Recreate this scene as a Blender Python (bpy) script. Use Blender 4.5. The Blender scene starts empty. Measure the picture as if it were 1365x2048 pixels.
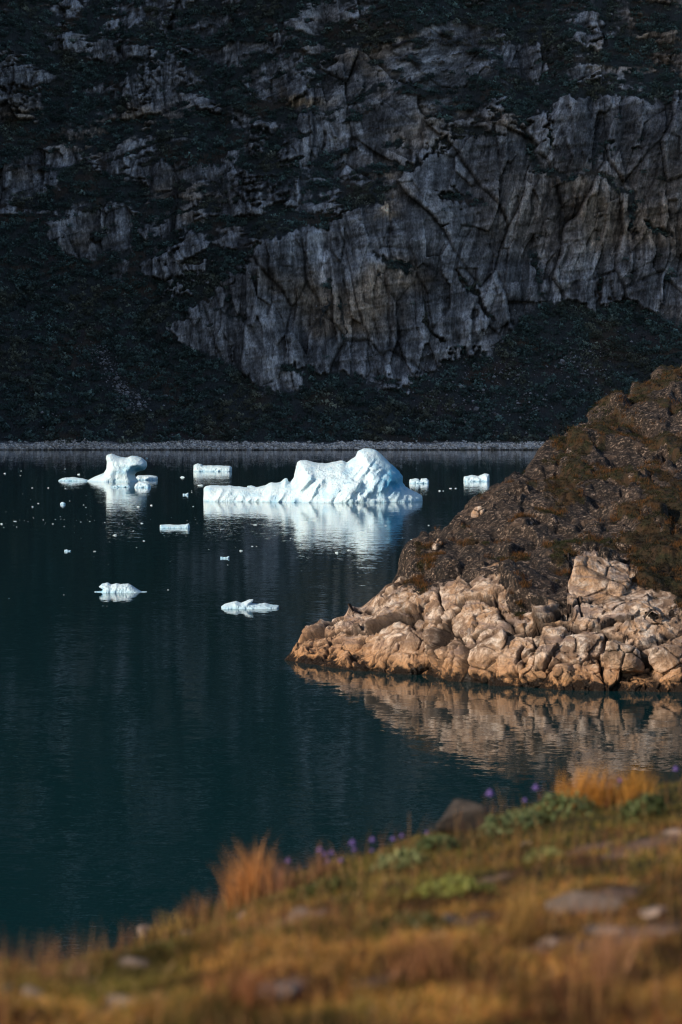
import bpy, math, time
import numpy as np
T0 = time.time()
def log(*a): print('[%.1f]' % (time.time()-T0), *a)
rng = np.random.default_rng(7)
F32 = np.float32
# ------------------------------------------------------------------ survey
FPX, CX, HZ, H = 4836.0, 682.5, 833.0, 11.1          # focal length and horizon row in photo pixels, eye height
def water_pt(px, py):                                 # a point seen on the water surface
    D = FPX*H/(py-HZ); return (px-CX)/FPX*D, D
def to_px(x, y, z):
    return CX+FPX*x/y, HZ-FPX*(z-H)/y
def itp(x, pts):
    p = np.array(pts, float); return np.interp(x, p[:, 0], p[:, 1])
def sm(a, b, x):
    t = np.clip((x-a)/(b-a), 0, 1); return t*t*(3-2*t)
# ------------------------------------------------------------------ noise
GR = np.random.default_rng(3).normal(size=(4096, 3)); GR = (GR/np.linalg.norm(GR, axis=1)[:, None]).astype(F32)
RV = np.random.default_rng(5).random((4096, 4)).astype(F32)
def hsh(ix, iy, iz, seed):
    h = (ix*73856093) ^ (iy*19349663) ^ (iz*83492791) ^ (seed*2654435)
    h = h ^ (h >> 13); h = h*1274126177; return ((h ^ (h >> 16)) & 4095)
def perlin(x, y, z, seed=0):
    x = np.asarray(x, F32); y = np.asarray(y, F32)+np.zeros_like(x); z = np.asarray(z, F32)+np.zeros_like(x)
    xi = np.floor(x); yi = np.floor(y); zi = np.floor(z)
    fx, fy, fz = x-xi, y-yi, z-zi
    xi = xi.astype(np.int64); yi = yi.astype(np.int64); zi = zi.astype(np.int64)
    u = fx*fx*fx*(fx*(fx*6-15)+10); v = fy*fy*fy*(fy*(fy*6-15)+10); w = fz*fz*fz*(fz*(fz*6-15)+10)
    out = 0
    for dx in (0, 1):
        for dy in (0, 1):
            for dz in (0, 1):
                g = GR[hsh(xi+dx, yi+dy, zi+dz, seed)]
                d = g[..., 0]*(fx-dx)+g[..., 1]*(fy-dy)+g[..., 2]*(fz-dz)
                out = out + d*(u if dx else 1-u)*(v if dy else 1-v)*(w if dz else 1-w)
    return out*1.6
def fbm(x, y, z, o=4, seed=0, gain=.5):
    s = 0; a = 1; t = 0
    for i in range(o):
        s = s+a*perlin(x*2.03**i, y*2.03**i, z*2.03**i, seed+i*17); t += a; a *= gain
    return s/t*1.25
def ridged(x, y, z, o=4, seed=0, gain=.5):
    s = 0; a = 1; t = 0
    for i in range(o):
        s = s+a*(1-2*np.abs(perlin(x*2.03**i, y*2.03**i, z*2.03**i, seed+i*17))); t += a; a *= gain
    return s/t
def voronoi(x, y, z, seed=0):
    """F1, F2 and a random value of the nearest cell"""
    x = np.asarray(x, F32); y = np.asarray(y, F32); z = np.asarray(z, F32)
    xi = np.floor(x).astype(np.int64); yi = np.floor(y).astype(np.int64); zi = np.floor(z).astype(np.int64)
    f1 = np.full(x.shape, 9, F32); f2 = f1.copy(); cid = np.zeros(x.shape, F32)
    for dx in (-1, 0, 1):
        for dy in (-1, 0, 1):
            for dz in (-1, 0, 1):
                r = RV[hsh(xi+dx, yi+dy, zi+dz, seed)]
                d = (xi+dx+r[..., 0]-x)**2+(yi+dy+r[..., 1]-y)**2+(zi+dz+r[..., 2]-z)**2
                c = d < f1
                f2 = np.where(c, f1, np.minimum(f2, d)); f1 = np.where(c, d, f1); cid = np.where(c, r[..., 3], cid)
    return np.sqrt(f1), np.sqrt(f2), cid
def facets(x, y, z, seed=0):
    """per-cell tilted planes: offset of the point from its cell's centre times a random slope"""
    x = np.asarray(x, F32); y = np.asarray(y, F32); z = np.asarray(z, F32)
    xi = np.floor(x).astype(np.int64); yi = np.floor(y).astype(np.int64); zi = np.floor(z).astype(np.int64)
    f1 = np.full(x.shape, 9, F32); f2 = f1.copy(); val = np.zeros(x.shape, F32); cid = val.copy()
    for dx in (-1, 0, 1):
        for dy in (-1, 0, 1):
            for dz in (-1, 0, 1):
                h = hsh(xi+dx, yi+dy, zi+dz, seed); r = RV[h]; g = GR[h]
                ax, ay, az = x-(xi+dx+r[..., 0]), y-(yi+dy+r[..., 1]), z-(zi+dz+r[..., 2])
                d = ax*ax+ay*ay+az*az; c = d < f1; pv = ax*g[..., 0]+ay*g[..., 1]+az*g[..., 2]
                f2 = np.where(c, f1, np.minimum(f2, d)); f1 = np.where(c, d, f1); val = np.where(c, pv, val); cid = np.where(c, r[..., 3], cid)
    return np.sqrt(f1), np.sqrt(f2), cid, val
def blur(A, k, axis):
    """box blur twice"""
    for _ in range(2):
        B = np.concatenate([np.repeat(A.take([0], axis), k, axis), A, np.repeat(A.take([-1], axis), k, axis)], axis)
        C_ = np.cumsum(B, axis, dtype=np.float64)
        n = A.shape[axis]
        hi = C_.take(np.arange(2*k, 2*k+n), axis); lo = C_.take(np.maximum(np.arange(n)-1, 0), axis)
        z = np.arange(n) == 0
        lo = np.where(z.reshape([-1 if a == axis else 1 for a in range(A.ndim)]), 0, lo)
        A = (hi-lo)/(2*k+1)
    return A
# ------------------------------------------------------------------ mesh helpers
SC = bpy.context.scene; COL = SC.collection
def npmesh(name, V, Fq, mat=None, attrs=None, smooth=True, parent=None, cols=None):
    me = bpy.data.meshes.new(name)
    V = np.ascontiguousarray(V, F32); Fq = np.ascontiguousarray(Fq, np.int32)
    n, k = Fq.shape
    me.vertices.add(len(V)); me.vertices.foreach_set('co', V.ravel())
    me.loops.add(n*k); me.loops.foreach_set('vertex_index', Fq.ravel())
    me.polygons.add(n); me.polygons.foreach_set('loop_start', np.arange(0, n*k, k, dtype=np.int32))
    me.polygons.foreach_set('use_smooth', np.full(n, smooth))
    me.update(calc_edges=True)
    for a, v in (attrs or {}).items():
        at = me.attributes.new(a, 'FLOAT', 'POINT'); at.data.foreach_set('value', np.ascontiguousarray(v, F32).ravel())
    for a, v in (cols or {}).items():
        at = me.attributes.new(a, 'FLOAT_COLOR', 'POINT')
        c = np.ones((len(V), 4), F32); c[:, :3] = v; at.data.foreach_set('color', c.ravel())
    if mat: me.materials.append(mat)
    o = bpy.data.objects.new(name, me); COL.objects.link(o)
    if parent: o.parent = parent
    return o
def tag(o, label=None, cat=None, group=None, kind=None):
    if label: o['label'] = label
    if cat: o['category'] = cat
    if group: o['group'] = group
    if kind: o['kind'] = kind
    return o
def empty(name, loc):
    o = bpy.data.objects.new(name, None); o.location = loc; o.empty_display_size = .1; COL.objects.link(o); return o
def gridfaces(nr, nc, flip=False):
    i = np.arange((nr-1)*(nc-1)); r = i//(nc-1); c = i % (nc-1)
    a = r*nc+c
    f = np.stack([a, a+1, a+nc+1, a+nc], 1)
    return f[:, ::-1] if flip else f
def gridnormals(V, nr, nc):
    G = V.reshape(nr, nc, 3)
    du = np.gradient(G, axis=1); dv = np.gradient(G, axis=0)
    N = np.cross(du, dv); N /= np.linalg.norm(N, axis=2)[..., None]+1e-9
    return N
def surface_nets(F, org, h):
    """quad mesh of the zero level of F (inside negative)"""
    org = np.array(org, float); nx, ny, nz = F.shape
    S = F < 0
    c = [S[dx:nx-1+dx, dy:ny-1+dy, dz:nz-1+dz] for dx in (0, 1) for dy in (0, 1) for dz in (0, 1)]
    cnt = sum(a.astype(np.int8) for a in c)
    act = (cnt > 0) & (cnt < 8)
    idx = np.full(act.shape, -1, np.int64); I = np.argwhere(act); idx[act] = np.arange(len(I))
    P = np.zeros((len(I), 3)); W = np.zeros(len(I))
    cor = [(dx, dy, dz) for dx in (0, 1) for dy in (0, 1) for dz in (0, 1)]
    val = {q: F[I[:, 0]+q[0], I[:, 1]+q[1], I[:, 2]+q[2]] for q in cor}
    for q in cor:
        for ax in range(3):
            if q[ax] == 0:
                q2 = list(q); q2[ax] = 1; q2 = tuple(q2)
                a, b = val[q], val[q2]; m = (a < 0) != (b < 0)
                t = np.where(m, a/np.where(m, a-b, 1), 0)
                p = np.tile(np.array(q, float), (len(I), 1)); p[:, ax] = t
                P += p*m[:, None]; W += m
    V = org+(I+P/W[:, None])*h
    faces = []
    for ax in range(3):
        A = S.take(np.arange(F.shape[ax]-1), ax); B = S.take(np.arange(1, F.shape[ax]), ax)
        E = np.argwhere(A != B)
        o1, o2 = [a for a in range(3) if a != ax]
        E = E[(E[:, o1] > 0) & (E[:, o2] > 0) & (E[:, o1] < F.shape[o1]-1) & (E[:, o2] < F.shape[o2]-1)]
        if not len(E): continue
        sgn = A[E[:, 0], E[:, 1], E[:, 2]]
        def cell(d1, d2):
            q = E.copy(); q[:, o1] -= d1; q[:, o2] -= d2; return idx[q[:, 0], q[:, 1], q[:, 2]]
        f = np.stack([cell(1, 1), cell(0, 1), cell(0, 0), cell(1, 0)], 1)
        fl = sgn if ax != 1 else ~sgn
        f = np.where(fl[:, None], f, f[:, ::-1])
        faces.append(f)
    return V, np.concatenate(faces)
# ------------------------------------------------------------------ material helper
class NT:
    def __init__(s, name):
        s.m = bpy.data.materials.new(name); s.m.use_nodes = True; s.t = s.m.node_tree; s.t.nodes.clear()
        s.out = s.n('ShaderNodeOutputMaterial')
    def n(s, ty, **kw):
        nd = s.t.nodes.new(ty)
        for k, v in kw.items(): setattr(nd, k, v)
        return nd
    def l(s, a, b): s.t.links.new(a, b)
    def put(s, sock, v):
        if hasattr(v, 'links') or isinstance(v, bpy.types.NodeSocket): s.l(v, sock)
        else:
            if isinstance(v, (tuple, list)) and len(v) == 3 and sock.type == 'RGBA': v = (*v, 1)
            sock.default_value = v
    def attr(s, name, col=False):
        a = s.n('ShaderNodeAttribute', attribute_name=name); return a.outputs['Color' if col else 'Fac']
    def coord(s, scale=(1, 1, 1), rot=(0, 0, 0)):
        c = s.n('ShaderNodeNewGeometry'); m = s.n('ShaderNodeMapping'); m.inputs['Scale'].default_value = scale; m.inputs['Rotation'].default_value = rot
        s.l(c.outputs['Position'], m.inputs['Vector']); return m.outputs[0]
    def ocoord(s, scale=(1, 1, 1), rot=(0, 0, 0)):
        c = s.n('ShaderNodeTexCoord'); m = s.n('ShaderNodeMapping'); m.inputs['Scale'].default_value = scale; m.inputs['Rotation'].default_value = rot
        s.l(c.outputs['Object'], m.inputs['Vector']); return m.outputs[0]
    def noise(s, vec, scale, detail=4, rough=.55, dist=0):
        a = s.n('ShaderNodeTexNoise'); s.l(vec, a.inputs['Vector']); a.inputs['Scale'].default_value = scale
        a.inputs['Detail'].default_value = detail; a.inputs['Roughness'].default_value = rough; a.inputs['Distortion'].default_value = dist
        return a.outputs['Fac']
    def voro(s, vec, scale, feature='F1', rnd=1):
        a = s.n('ShaderNodeTexVoronoi', feature=feature); s.l(vec, a.inputs['Vector']); a.inputs['Scale'].default_value = scale
        a.inputs['Randomness'].default_value = rnd; return a.outputs['Distance']
    def rng(s, v, a, b, c=0, d=1):
        m = s.n('ShaderNodeMapRange', interpolation_type='SMOOTHSTEP'); s.put(m.inputs['Value'], v)
        m.inputs['From Min'].default_value = a; m.inputs['From Max'].default_value = b; m.inputs['To Min'].default_value = c; m.inputs['To Max'].default_value = d
        return m.outputs['Result']
    def math(s, op, a, b=0.):
        m = s.n('ShaderNodeMath', operation=op); s.put(m.inputs[0], a); s.put(m.inputs[1], b); return m.outputs[0]
    def mix(s, f, a, b, mode='MIX'):
        m = s.n('ShaderNodeMix', data_type='RGBA', blend_type=mode); s.put(m.inputs['Factor'], f); s.put(m.inputs['A'], a); s.put(m.inputs['B'], b)
        return m.outputs['Result']
    def bump(s, h, strength, dist, nrm=None):
        b = s.n('ShaderNodeBump'); s.put(b.inputs['Height'], h); b.inputs['Strength'].default_value = strength; b.inputs['Distance'].default_value = dist
        if nrm: s.l(nrm, b.inputs['Normal'])
        return b.outputs[0]
    def pbr(s, col, rough=.8, nrm=None, spec=.3, **kw):
        p = s.n('ShaderNodeBsdfPrincipled'); s.put(p.inputs['Base Color'], col); s.put(p.inputs['Roughness'], rough)
        p.inputs['Specular IOR Level'].default_value = spec
        for k, v in kw.items(): s.put(p.inputs[k], v)
        if nrm: s.l(nrm, p.inputs['Normal'])
        return p.outputs[0]
    def done(s, sh): s.l(sh, s.out.inputs['Surface']); return s.m

# materials ---------------------------------------------------------
def m_water():
    s = NT('water')
    def slopes(scale, freq, k, det=2):
        a = s.n('ShaderNodeTexNoise'); s.l(s.coord(scale), a.inputs['Vector']); a.inputs['Scale'].default_value = freq; a.inputs['Detail'].default_value = det; a.inputs['Roughness'].default_value = .55
        m = s.n('ShaderNodeVectorMath', operation='SUBTRACT'); s.l(a.outputs['Color'], m.inputs[0]); m.inputs[1].default_value = (.5, .5, .5)
        q = s.n('ShaderNodeVectorMath', operation='MULTIPLY'); s.l(m.outputs[0], q.inputs[0]); q.inputs[1].default_value = (k, k, 0); return q.outputs[0]
    def add(a, b):
        m = s.n('ShaderNodeVectorMath', operation='ADD'); s.l(a, m.inputs[0]); s.l(b, m.inputs[1]); return m.outputs[0]
    v = add(slopes((.6, 1.3, 1), 4.5, .052, 3), add(slopes((.5, 1.1, 1), 1.2, .030), slopes((.4, 1, 1), .16, .004)))
    patch = s.noise(s.coord((.22, 1, 1), (0, 0, .04)), .03, 3, .6)
    q = s.n('ShaderNodeVectorMath', operation='SCALE'); s.l(v, q.inputs[0]); s.l(s.rng(patch, .40, .62, .85, 1.3), q.inputs['Scale'])
    m = add(q.outputs[0], s.n('ShaderNodeCombineXYZ').outputs[0]); m.node.inputs[1].default_value = (0, 0, 1)
    s.t.links.remove(m.node.inputs[1].links[0]); m.node.inputs[1].default_value = (0, 0, 1)
    nz = s.n('ShaderNodeVectorMath', operation='NORMALIZE'); s.l(m, nz.inputs[0])
    return s.done(s.pbr((.004, .026, .030), .01, nz.outputs[0], .5, IOR=1.333))
def m_mountain():
    s = NT('mountain')
    col = s.attr('col', True)
    f = s.noise(s.coord((1, .5, .35)), 2.2, 5, .7)
    k = s.rng(f, .3, .72, .55, 1.5)
    c = s.mix(1., col, s.n('ShaderNodeRGB').outputs[0], 'MULTIPLY') if False else None
    m = s.n('ShaderNodeVectorMath', operation='SCALE'); s.l(col, m.inputs[0]); s.l(k, m.inputs['Scale'])
    n = s.bump(f, .8, .5)
    return s.done(s.pbr(m.outputs[0], .85, n, .2))
def m_vcol(name, rough=.85, trans=0, bump=None, spec=.2):
    s = NT(name); col = s.attr('col', True)
    n = None
    if bump: n = s.bump(s.noise(s.coord(), bump[0], 5, .6), bump[1], bump[2])
    p = s.pbr(col, rough, n, spec)
    if trans:
        t = s.n('ShaderNodeBsdfTranslucent'); s.l(col, t.inputs[0]); mx = s.n('ShaderNodeMixShader'); mx.inputs[0].default_value = trans
        s.l(p, mx.inputs[1]); s.l(t.outputs[0], mx.inputs[2]); p = mx.outputs[0]
    return s.done(p)
def m_rock(name='headland_rock', obj=False):
    s = NT(name)
    v = s.coord(); pale = s.attr('pale'); veg = s.attr('veg'); cav = s.attr('cav'); zz = s.attr('elev')
    big = s.noise(v, .45, 4, .6); mid = s.noise(v, 1.7, 6, .65, .4); fine = s.noise(v, 9, 8, .75); spk = s.noise(v, 5.5, 10, .85)
    # pale gneiss
    c = s.mix(s.rng(big, .38, .62), (.80, .60, .46), (.50, .30, .17))
    c = s.mix(s.rng(mid, .45, .72), c, (.93, .80, .68))
    c = s.mix(s.rng(s.math('ADD', s.math('MULTIPLY', mid, .5), s.math('MULTIPLY', big, .5)), .535, .43, 0, .9), c, (.19, .115, .072))
    band = s.noise(s.coord((.5, .5, 3.4), (.35, .55, .2)), .9, 4, .6, .6)
    c = s.mix(s.rng(band, .53, .62, 0, .7), c, (.30, .22, .19))
    c = s.mix(s.rng(s.noise(v, .8, 4, .7), .56, .68, 0, .55), c, (.42, .38, .37))
    # ochre towards the waterline
    c = s.mix(s.math('MULTIPLY', s.rng(zz, 1.7, .2), s.rng(mid, .3, .6, .15, .9)), c, (.58, .28, .10))
    c = s.mix(s.rng(fine, .36, .54, .5, 0), c, (.24, .17, .12))
    # dark lichen rock
    dk = s.mix(s.rng(mid, .35, .65), (.006, .005, .004), (.026, .017, .012))
    dk = s.mix(s.math('MULTIPLY', s.rng(spk, .525, .58), s.rng(mid, .38, .62, .25, 1)), dk, (.52, .38, .29))
    dk = s.mix(s.rng(s.noise(v, .7, 5, .7), .55, .66, 0, .6), dk, (.14, .092, .064))
    pm = s.rng(s.math('ADD', pale, s.math('MULTIPLY', s.math('SUBTRACT', spk, .5), 1.6)), .40, .62)
    c = s.mix(pm, dk, c)
    # moss and heath
    vg = s.mix(s.rng(s.noise(v, 1.1, 4, .6), .4, .62), (.018, .019, .006), (.048, .025, .009))
    vg = s.mix(s.rng(fine, .5, .72), vg, (.12, .066, .022))
    vm = s.rng(s.math('ADD', veg, s.math('MULTIPLY', s.math('SUBTRACT', fine, .5), .9)), .42, .6)
    c = s.mix(vm, c, vg)
    # cracks, painted recess shade, damp foot widened to paint shadowy gaps too
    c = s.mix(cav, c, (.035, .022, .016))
    wet = s.rng(s.math('ADD', zz, s.math('MULTIPLY', s.math('SUBTRACT', mid, .5), 1.9)), .48, .16)
    c = s.mix(wet, c, (.020, .011, .006))
    vein = s.rng(s.voro(s.coord((1, 1, 1.7)), 1.15, 'DISTANCE_TO_EDGE'), .0, .022, 1, 0)
    c = s.mix(s.math('MULTIPLY', vein, s.rng(big, .45, .6, 0, .5)), c, (.06, .04, .03))
    hgt = s.math('ADD', s.math('MULTIPLY', mid, 1.0), s.math('MULTIPLY', fine, .35)); hgt = s.math('ADD', hgt, s.math('MULTIPLY', spk, .25))
    hgt = s.math('SUBTRACT', hgt, s.math('MULTIPLY', vein, .05))
    n = s.bump(hgt, 1, .32)
    return s.done(s.pbr(c, s.rng(wet, 0, 1, .85, .35), n, .3))
def m_ice():
    s = NT('ice'); bl = s.attr('blue'); v = s.ocoord()
    c = s.mix(bl, (.72, .86, .91), (.10, .44, .70))
    f = s.noise(v, 1.2, 6, .65)
    c = s.mix(s.rng(f, .5, .68, 0, .35), c, (.42, .71, .84))
    rd = s.math('ABSOLUTE', s.math('SUBTRACT', s.noise(s.ocoord((1, 1, .5), (0, .5, 0)), 2.2, 5, .6), .5)); n = s.bump(s.math('ADD', s.math('MULTIPLY', rd, 2.2), s.math('MULTIPLY', s.noise(v, 5, 4, .7), .3)), .7, .3)
    return s.done(s.pbr(c, .5, n, .4, **{'Subsurface Weight': .25, 'Subsurface Scale': .25, 'Subsurface Radius': (.5, .8, 1.0)}))
def m_stone(name, c1, c2, scale=3):
    s = NT(name); v = s.ocoord(); oi = s.n('ShaderNodeObjectInfo')
    a = s.noise(v, scale, 6, .7); b = s.noise(v, scale*4, 6, .8)
    c = s.mix(s.rng(a, .35, .65), c1, c2); c = s.mix(s.rng(b, .52, .66, 0, .7), c, tuple(x*.35 for x in c1))
    hs = s.n('ShaderNodeHueSaturation'); s.l(c, hs.inputs['Color']); s.l(s.rng(oi.outputs['Random'], 0, 1, .55, 1.25), hs.inputs['Value'])
    return s.done(s.pbr(hs.outputs[0], .85, s.bump(s.math('ADD', a, b), .7, .12/scale), .25))
M = dict(water=m_water(), mountain=m_mountain(), shrub=m_vcol('shrub_leaves', .8, .0), rock=m_rock(), ice=m_ice(),
         grass=m_vcol('grass_blades', .6, .45), soil=m_vcol('turf', .95, 0, (22, 1, .03)), leaf=m_vcol('leaves', .55, .3), petal=m_vcol('petals', .6, .4), scree=m_vcol('stones', .9),
         stone=m_stone('grey_stone', (.62, .58, .56), (.86, .80, .77), 1.2), fstone=m_stone('lichen_stone', (.12, .095, .08), (.33, .24, .19), 11),
         darkstone=m_stone('dark_stone', (.05, .042, .038), (.13, .105, .09), 14))
for k in ('rock',): pass

# ------------------------------------------------------------------ light, camera
SUN_AZ = (-0.80, -0.60); SUN_EL = math.radians(24)
sd = np.array([SUN_AZ[0], SUN_AZ[1], 0]); sd = sd/np.linalg.norm(sd)*math.cos(SUN_EL); sd[2] = math.sin(SUN_EL)
from mathutils import Vector
sl = bpy.data.lights.new('sun', 'SUN'); sl.energy = 5.0; sl.angle = math.radians(.53); sl.color = (1, .86, .70)
so = bpy.data.objects.new('sun', sl); COL.objects.link(so); so.rotation_euler = Vector(sd).to_track_quat('Z', 'Y').to_euler(); so.location = (-60, -30, 60)
w = bpy.data.worlds.new('World'); SC.world = w; w.use_nodes = True; wt = w.node_tree
bg = wt.nodes.get('Background'); sky = wt.nodes.new('ShaderNodeTexSky'); sky.sky_type = 'NISHITA'; sky.sun_disc = False
sky.sun_elevation = SUN_EL; sky.sun_rotation = math.atan2(sd[0], sd[1]); sky.altitude = 0; sky.air_density = 1.0; sky.dust_density = .6; sky.ozone_density = 1.6
wt.links.new(sky.outputs[0], bg.inputs[0]); bg.inputs[1].default_value = .13
cd = bpy.data.cameras.new('camera'); cam = bpy.data.objects.new('camera', cd); COL.objects.link(cam); SC.camera = cam
cam.location = (0, 0, H); cam.rotation_euler = (math.radians(90), 0, 0)
cd.sensor_fit = 'VERTICAL'; cd.sensor_height = 36; cd.sensor_width = 24; cd.lens = 36*FPX/2048; cd.shift_y = -(1024-HZ)/2048; cd.clip_end = 9000; cd.clip_start = .2
cd.dof.use_dof = True; cd.dof.focus_distance = 190; cd.dof.aperture_fstop = 2.8
SC.view_settings.view_transform = 'Standard'; SC.view_settings.look = 'None'; SC.view_settings.exposure = 0
SC.cycles.use_denoising = True; SC.cycles.filter_width = 1.2; SC.cycles.max_bounces = 5; SC.cycles.diffuse_bounces = 2; SC.cycles.caustics_reflective = False; SC.cycles.caustics_refractive = False

# ------------------------------------------------------------------ water
L = 4000
o = npmesh('water', [(-L, -L, 0), (L, -L, 0), (L, L, 0), (-L, L, 0)], [(0, 1, 2, 3)], M['water'], smooth=False); tag(o, kind='structure')

# ------------------------------------------------------------------ mountain across the fjord
ROCKS = [  # outline in photo pixels, strength, edge roughness
 ([(345,655),(385,640),(420,580),(500,540),(540,500),(600,470),(645,470),(660,430),(700,420),(770,415),(790,360),(840,320),(930,300),(1000,280),(1050,262),(1090,225),(1190,215),(1250,228),(1420,212),(1420,650),(1320,640),(1250,602),(1180,612),(1100,610),(1050,640),(980,682),(900,730),(870,760),(840,750),(790,765),(690,740),(620,750),(560,790),(530,790),(470,740),(420,710),(350,690)], 1.0, 9),
 ([(560,340),(620,240),(700,215),(760,208),(830,230),(910,240),(880,295),(840,318),(760,358),(720,372),(670,372),(640,330),(600,370)], .85, 12),
 ([(560,170),(665,140),(760,110),(830,105),(947,120),(930,160),(900,200),(760,195),(700,215),(620,238),(590,220)], .8, 12),
 ([(983,120),(1050,112),(1096,125),(1085,160),(1050,182),(990,165)], .8, 9), ([(937,224),(993,215),(990,245),(940,248)], .85, 6),
 ([(1116,100),(1150,84),(1180,82),(1172,125),(1120,130)], .65, 9), ([(1200,60),(1240,30),(1260,90),(1215,110)], .45, 9),
 ([(87,470),(110,440),(200,425),(287,430),(284,500),(230,505),(130,513)], .85, 9), ([(292,560),(320,510),(370,482),(420,488),(415,530),(340,566)], .9, 8),
 ([(297,450),(340,420),(400,405),(400,470),(310,487)], .7, 10), ([(287,370),(310,315),(400,320),(487,318),(480,365),(380,380)], .75, 10),
 ([(195,60),(230,35),(303,25),(300,60),(240,80),(205,82)], .85, 9), ([(123,35),(130,12),(190,4),(188,30),(140,42)], .85, 7),
 ([(220,190),(290,130),(350,100),(400,140),(436,180),(330,215),(240,225)], .55, 14), ([(-40,330),(60,323),(123,345),(120,390),(40,405),(-40,395)], .7, 10),
 ([(-40,180),(40,164),(82,200),(80,250),(-40,260)], .6, 12), ([(425,380),(520,360),(615,375),(600,420),(500,436),(430,420)], .5, 12),
 ([(205,545),(240,518),(282,525),(270,560),(215,564)], .7, 8), ([(338,585),(380,573),(378,592),(340,597)], .7, 5),
 ([(430,470),(500,465),(510,500),(440,510)], .6, 8), ([(440,200),(520,150),(600,135),(600,200),(520,225),(450,228)], .6, 12),
 ([(370,-20),(425,-20),(420,15),(375,18)], .8, 7), ([(732,-20),(845,-20),(840,20),(750,26)], .65, 9), ([(560,280),(600,270),(610,330),(570,340)], .6, 9),
 ([(120,250),(200,230),(220,280),(140,310)], .4, 12), ([(480,280),(540,270),(540,330),(490,330)], .45, 10), ([(720,760),(800,745),(830,775),(760,785)], .5, 10),
 ([(330,40),(380,60),(370,100),(320,90)], .5, 9), ([(1090,700),(1180,690),(1190,740),(1110,750)], .25, 10),
]
def polysd(x, y, P):
    P = np.array(P, float); d = np.full(x.shape, 1e9); ins = np.zeros(x.shape, bool)
    for i in range(len(P)):
        a = P[i]; b = P[i-1]; e = b-a
        t = np.clip(((x-a[0])*e[0]+(y-a[1])*e[1])/(e@e), 0, 1)
        d = np.minimum(d, (x-a[0]-t*e[0])**2+(y-a[1]-t*e[1])**2)
        c = ((a[1] > y) != (b[1] > y))
        ins ^= c & (x < (b[0]-a[0])*(y-a[1])/(b[1]-a[1]+1e-12)+a[0])
    return np.where(ins, 1, -1)*np.sqrt(d)
def nominalY(z): return 800+1.35*np.clip(z, -5, 35)+.68*np.clip(z-35, 0, 100)+.95*np.clip(z-135, 0, 1e3)
def dens(lo, hi, step, ext, g=1.16):
    a = list(np.arange(lo, hi+step, step)); s = step; b = []
    x = a[-1]
    while x < ext: s = min(s*g, 14); x += s; a.append(x)
    return a
xs = dens(-158, 158, .36, 900); lft = []; s_ = .36; x_ = -158
while x_ > -520: s_ = min(s_*1.16, 12); x_ -= s_; lft.append(x_)
xs = np.array(lft[::-1]+xs)
zs = np.array([-6, -3, -1.5]+dens(-.6, 205, .36, 620))
X, Z = np.meshgrid(xs, zs)
Yn = nominalY(Z); PX, PY = to_px(X, Yn, Z)
wx = fbm(X*.05, Z*.05, 0*X, 4, 11); wz = fbm(X*.05, Z*.05, 0*X+7, 4, 29)
fx_ = fbm(X*.3, Z*.3, 0*X+3, 3, 41)
rock = np.zeros_like(X); inner = np.zeros_like(X)
fz_ = fbm(X*.55, Z*.10, 0*X+1, 4, 43, .65)
qx = PX+wx*46+fx_*18; qy = PY+wz*30+fx_*16+fz_*12
near = (np.abs(X) < 175) & (Z < 220)
qn, yn = qx[near], qy[near]
acc = np.zeros(qn.shape)
for poly, st, rg in ROCKS:
    sdv = polysd(qn, yn, poly); acc = np.maximum(acc, st*sm(-rg*.9, rg*1.6, sdv))
rock[near] = acc
bandn = fbm(X*.035, Z*.09, Yn*0, 5, 61, .6)
rock = np.maximum(rock, np.where(near, .75, .9)*np.where(near & (PY < 440), sm(-.05, .28, bandn), sm(.12, .36, bandn))*sm(30, 60, Z)*np.where(near & (PY > 640), 0, 1)*np.where(near & (PX < 360) & (PY > 430), 0, 1))
big = polysd(PX, PY, ROCKS[0][0])
holes = fbm(X*.10-Z*.05, Z*.22-X*.05, 0*X+5, 5, 77, .62)
rock *= 1-sm(.14, .36, holes)*np.where(big > -10, .0, .95)
rock *= 1-.9*sm(.38, .55, holes)
GUL = [([(1035,265),(1060,340),(1120,372),(1200,360),(1240,410),(1265,480)], 9), ([(1050,505),(1095,610)], 7), ([(875,400),(955,408)], 12), ([(780,515),(812,548)], 12), ([(920,560),(965,625)], 8), ([(780,385),(700,430),(640,470)], 9),
 ([(560,735),(620,745)], 10), ([(1300,460),(1330,480)], 10), ([(1190,330),(1215,290)], 9), ([(430,560),(470,640)], 5), ([(680,610),(700,700)], 4), ([(1180,560),(1210,620)], 6), ([(830,620),(900,690)], 5), ([(655,560),(640,660)], 4), ([(1090,300),(1080,230)], 5)]
for pl, wd in GUL:
    pl = np.array(pl, float); dd_ = np.full(qn.shape, 1e9)
    for (xa, ya), (xb, yb) in zip(pl[:-1], pl[1:]):
        ex, ey = xb-xa, yb-ya; t = np.clip(((qn-xa)*ex+(yn-ya)*ey)/(ex*ex+ey*ey), 0, 1); dd_ = np.minimum(dd_, np.hypot(qn-xa-t*ex, yn-ya-t*ey))
    gl = np.zeros_like(X); gl[near] = np.exp(-(dd_/wd)**2); rock *= 1-.95*gl
rock = np.clip(rock+.55*fbm(X*.5, Z*.5, 0*X, 3, 79)*sm(.02, .3, rock)*sm(1.0, .6, rock), 0, 1)
log('rock mask')
rs = blur(blur(rock, 7, 0), 7, 1)
run = .95-.72*rs+.35*sm(30, 8, Z)*(1-rs)
dz = np.gradient(zs)[:, None]
Yi = np.cumsum(run*dz, 0); Yi = Yi-Yi[np.argmin(np.abs(zs))][None]
Yi = .65*Yi+.35*np.median(Yi[:, (xs > -140) & (xs < 140)], axis=1)[:, None]
Yb = 801+Yi+3.5*fbm(xs*.012, 0*xs, 0*xs, 3, 5)[None]+14*fbm(X*.012, Z*.012, 0*X, 3, 9)*sm(0, 40, Z)
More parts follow.
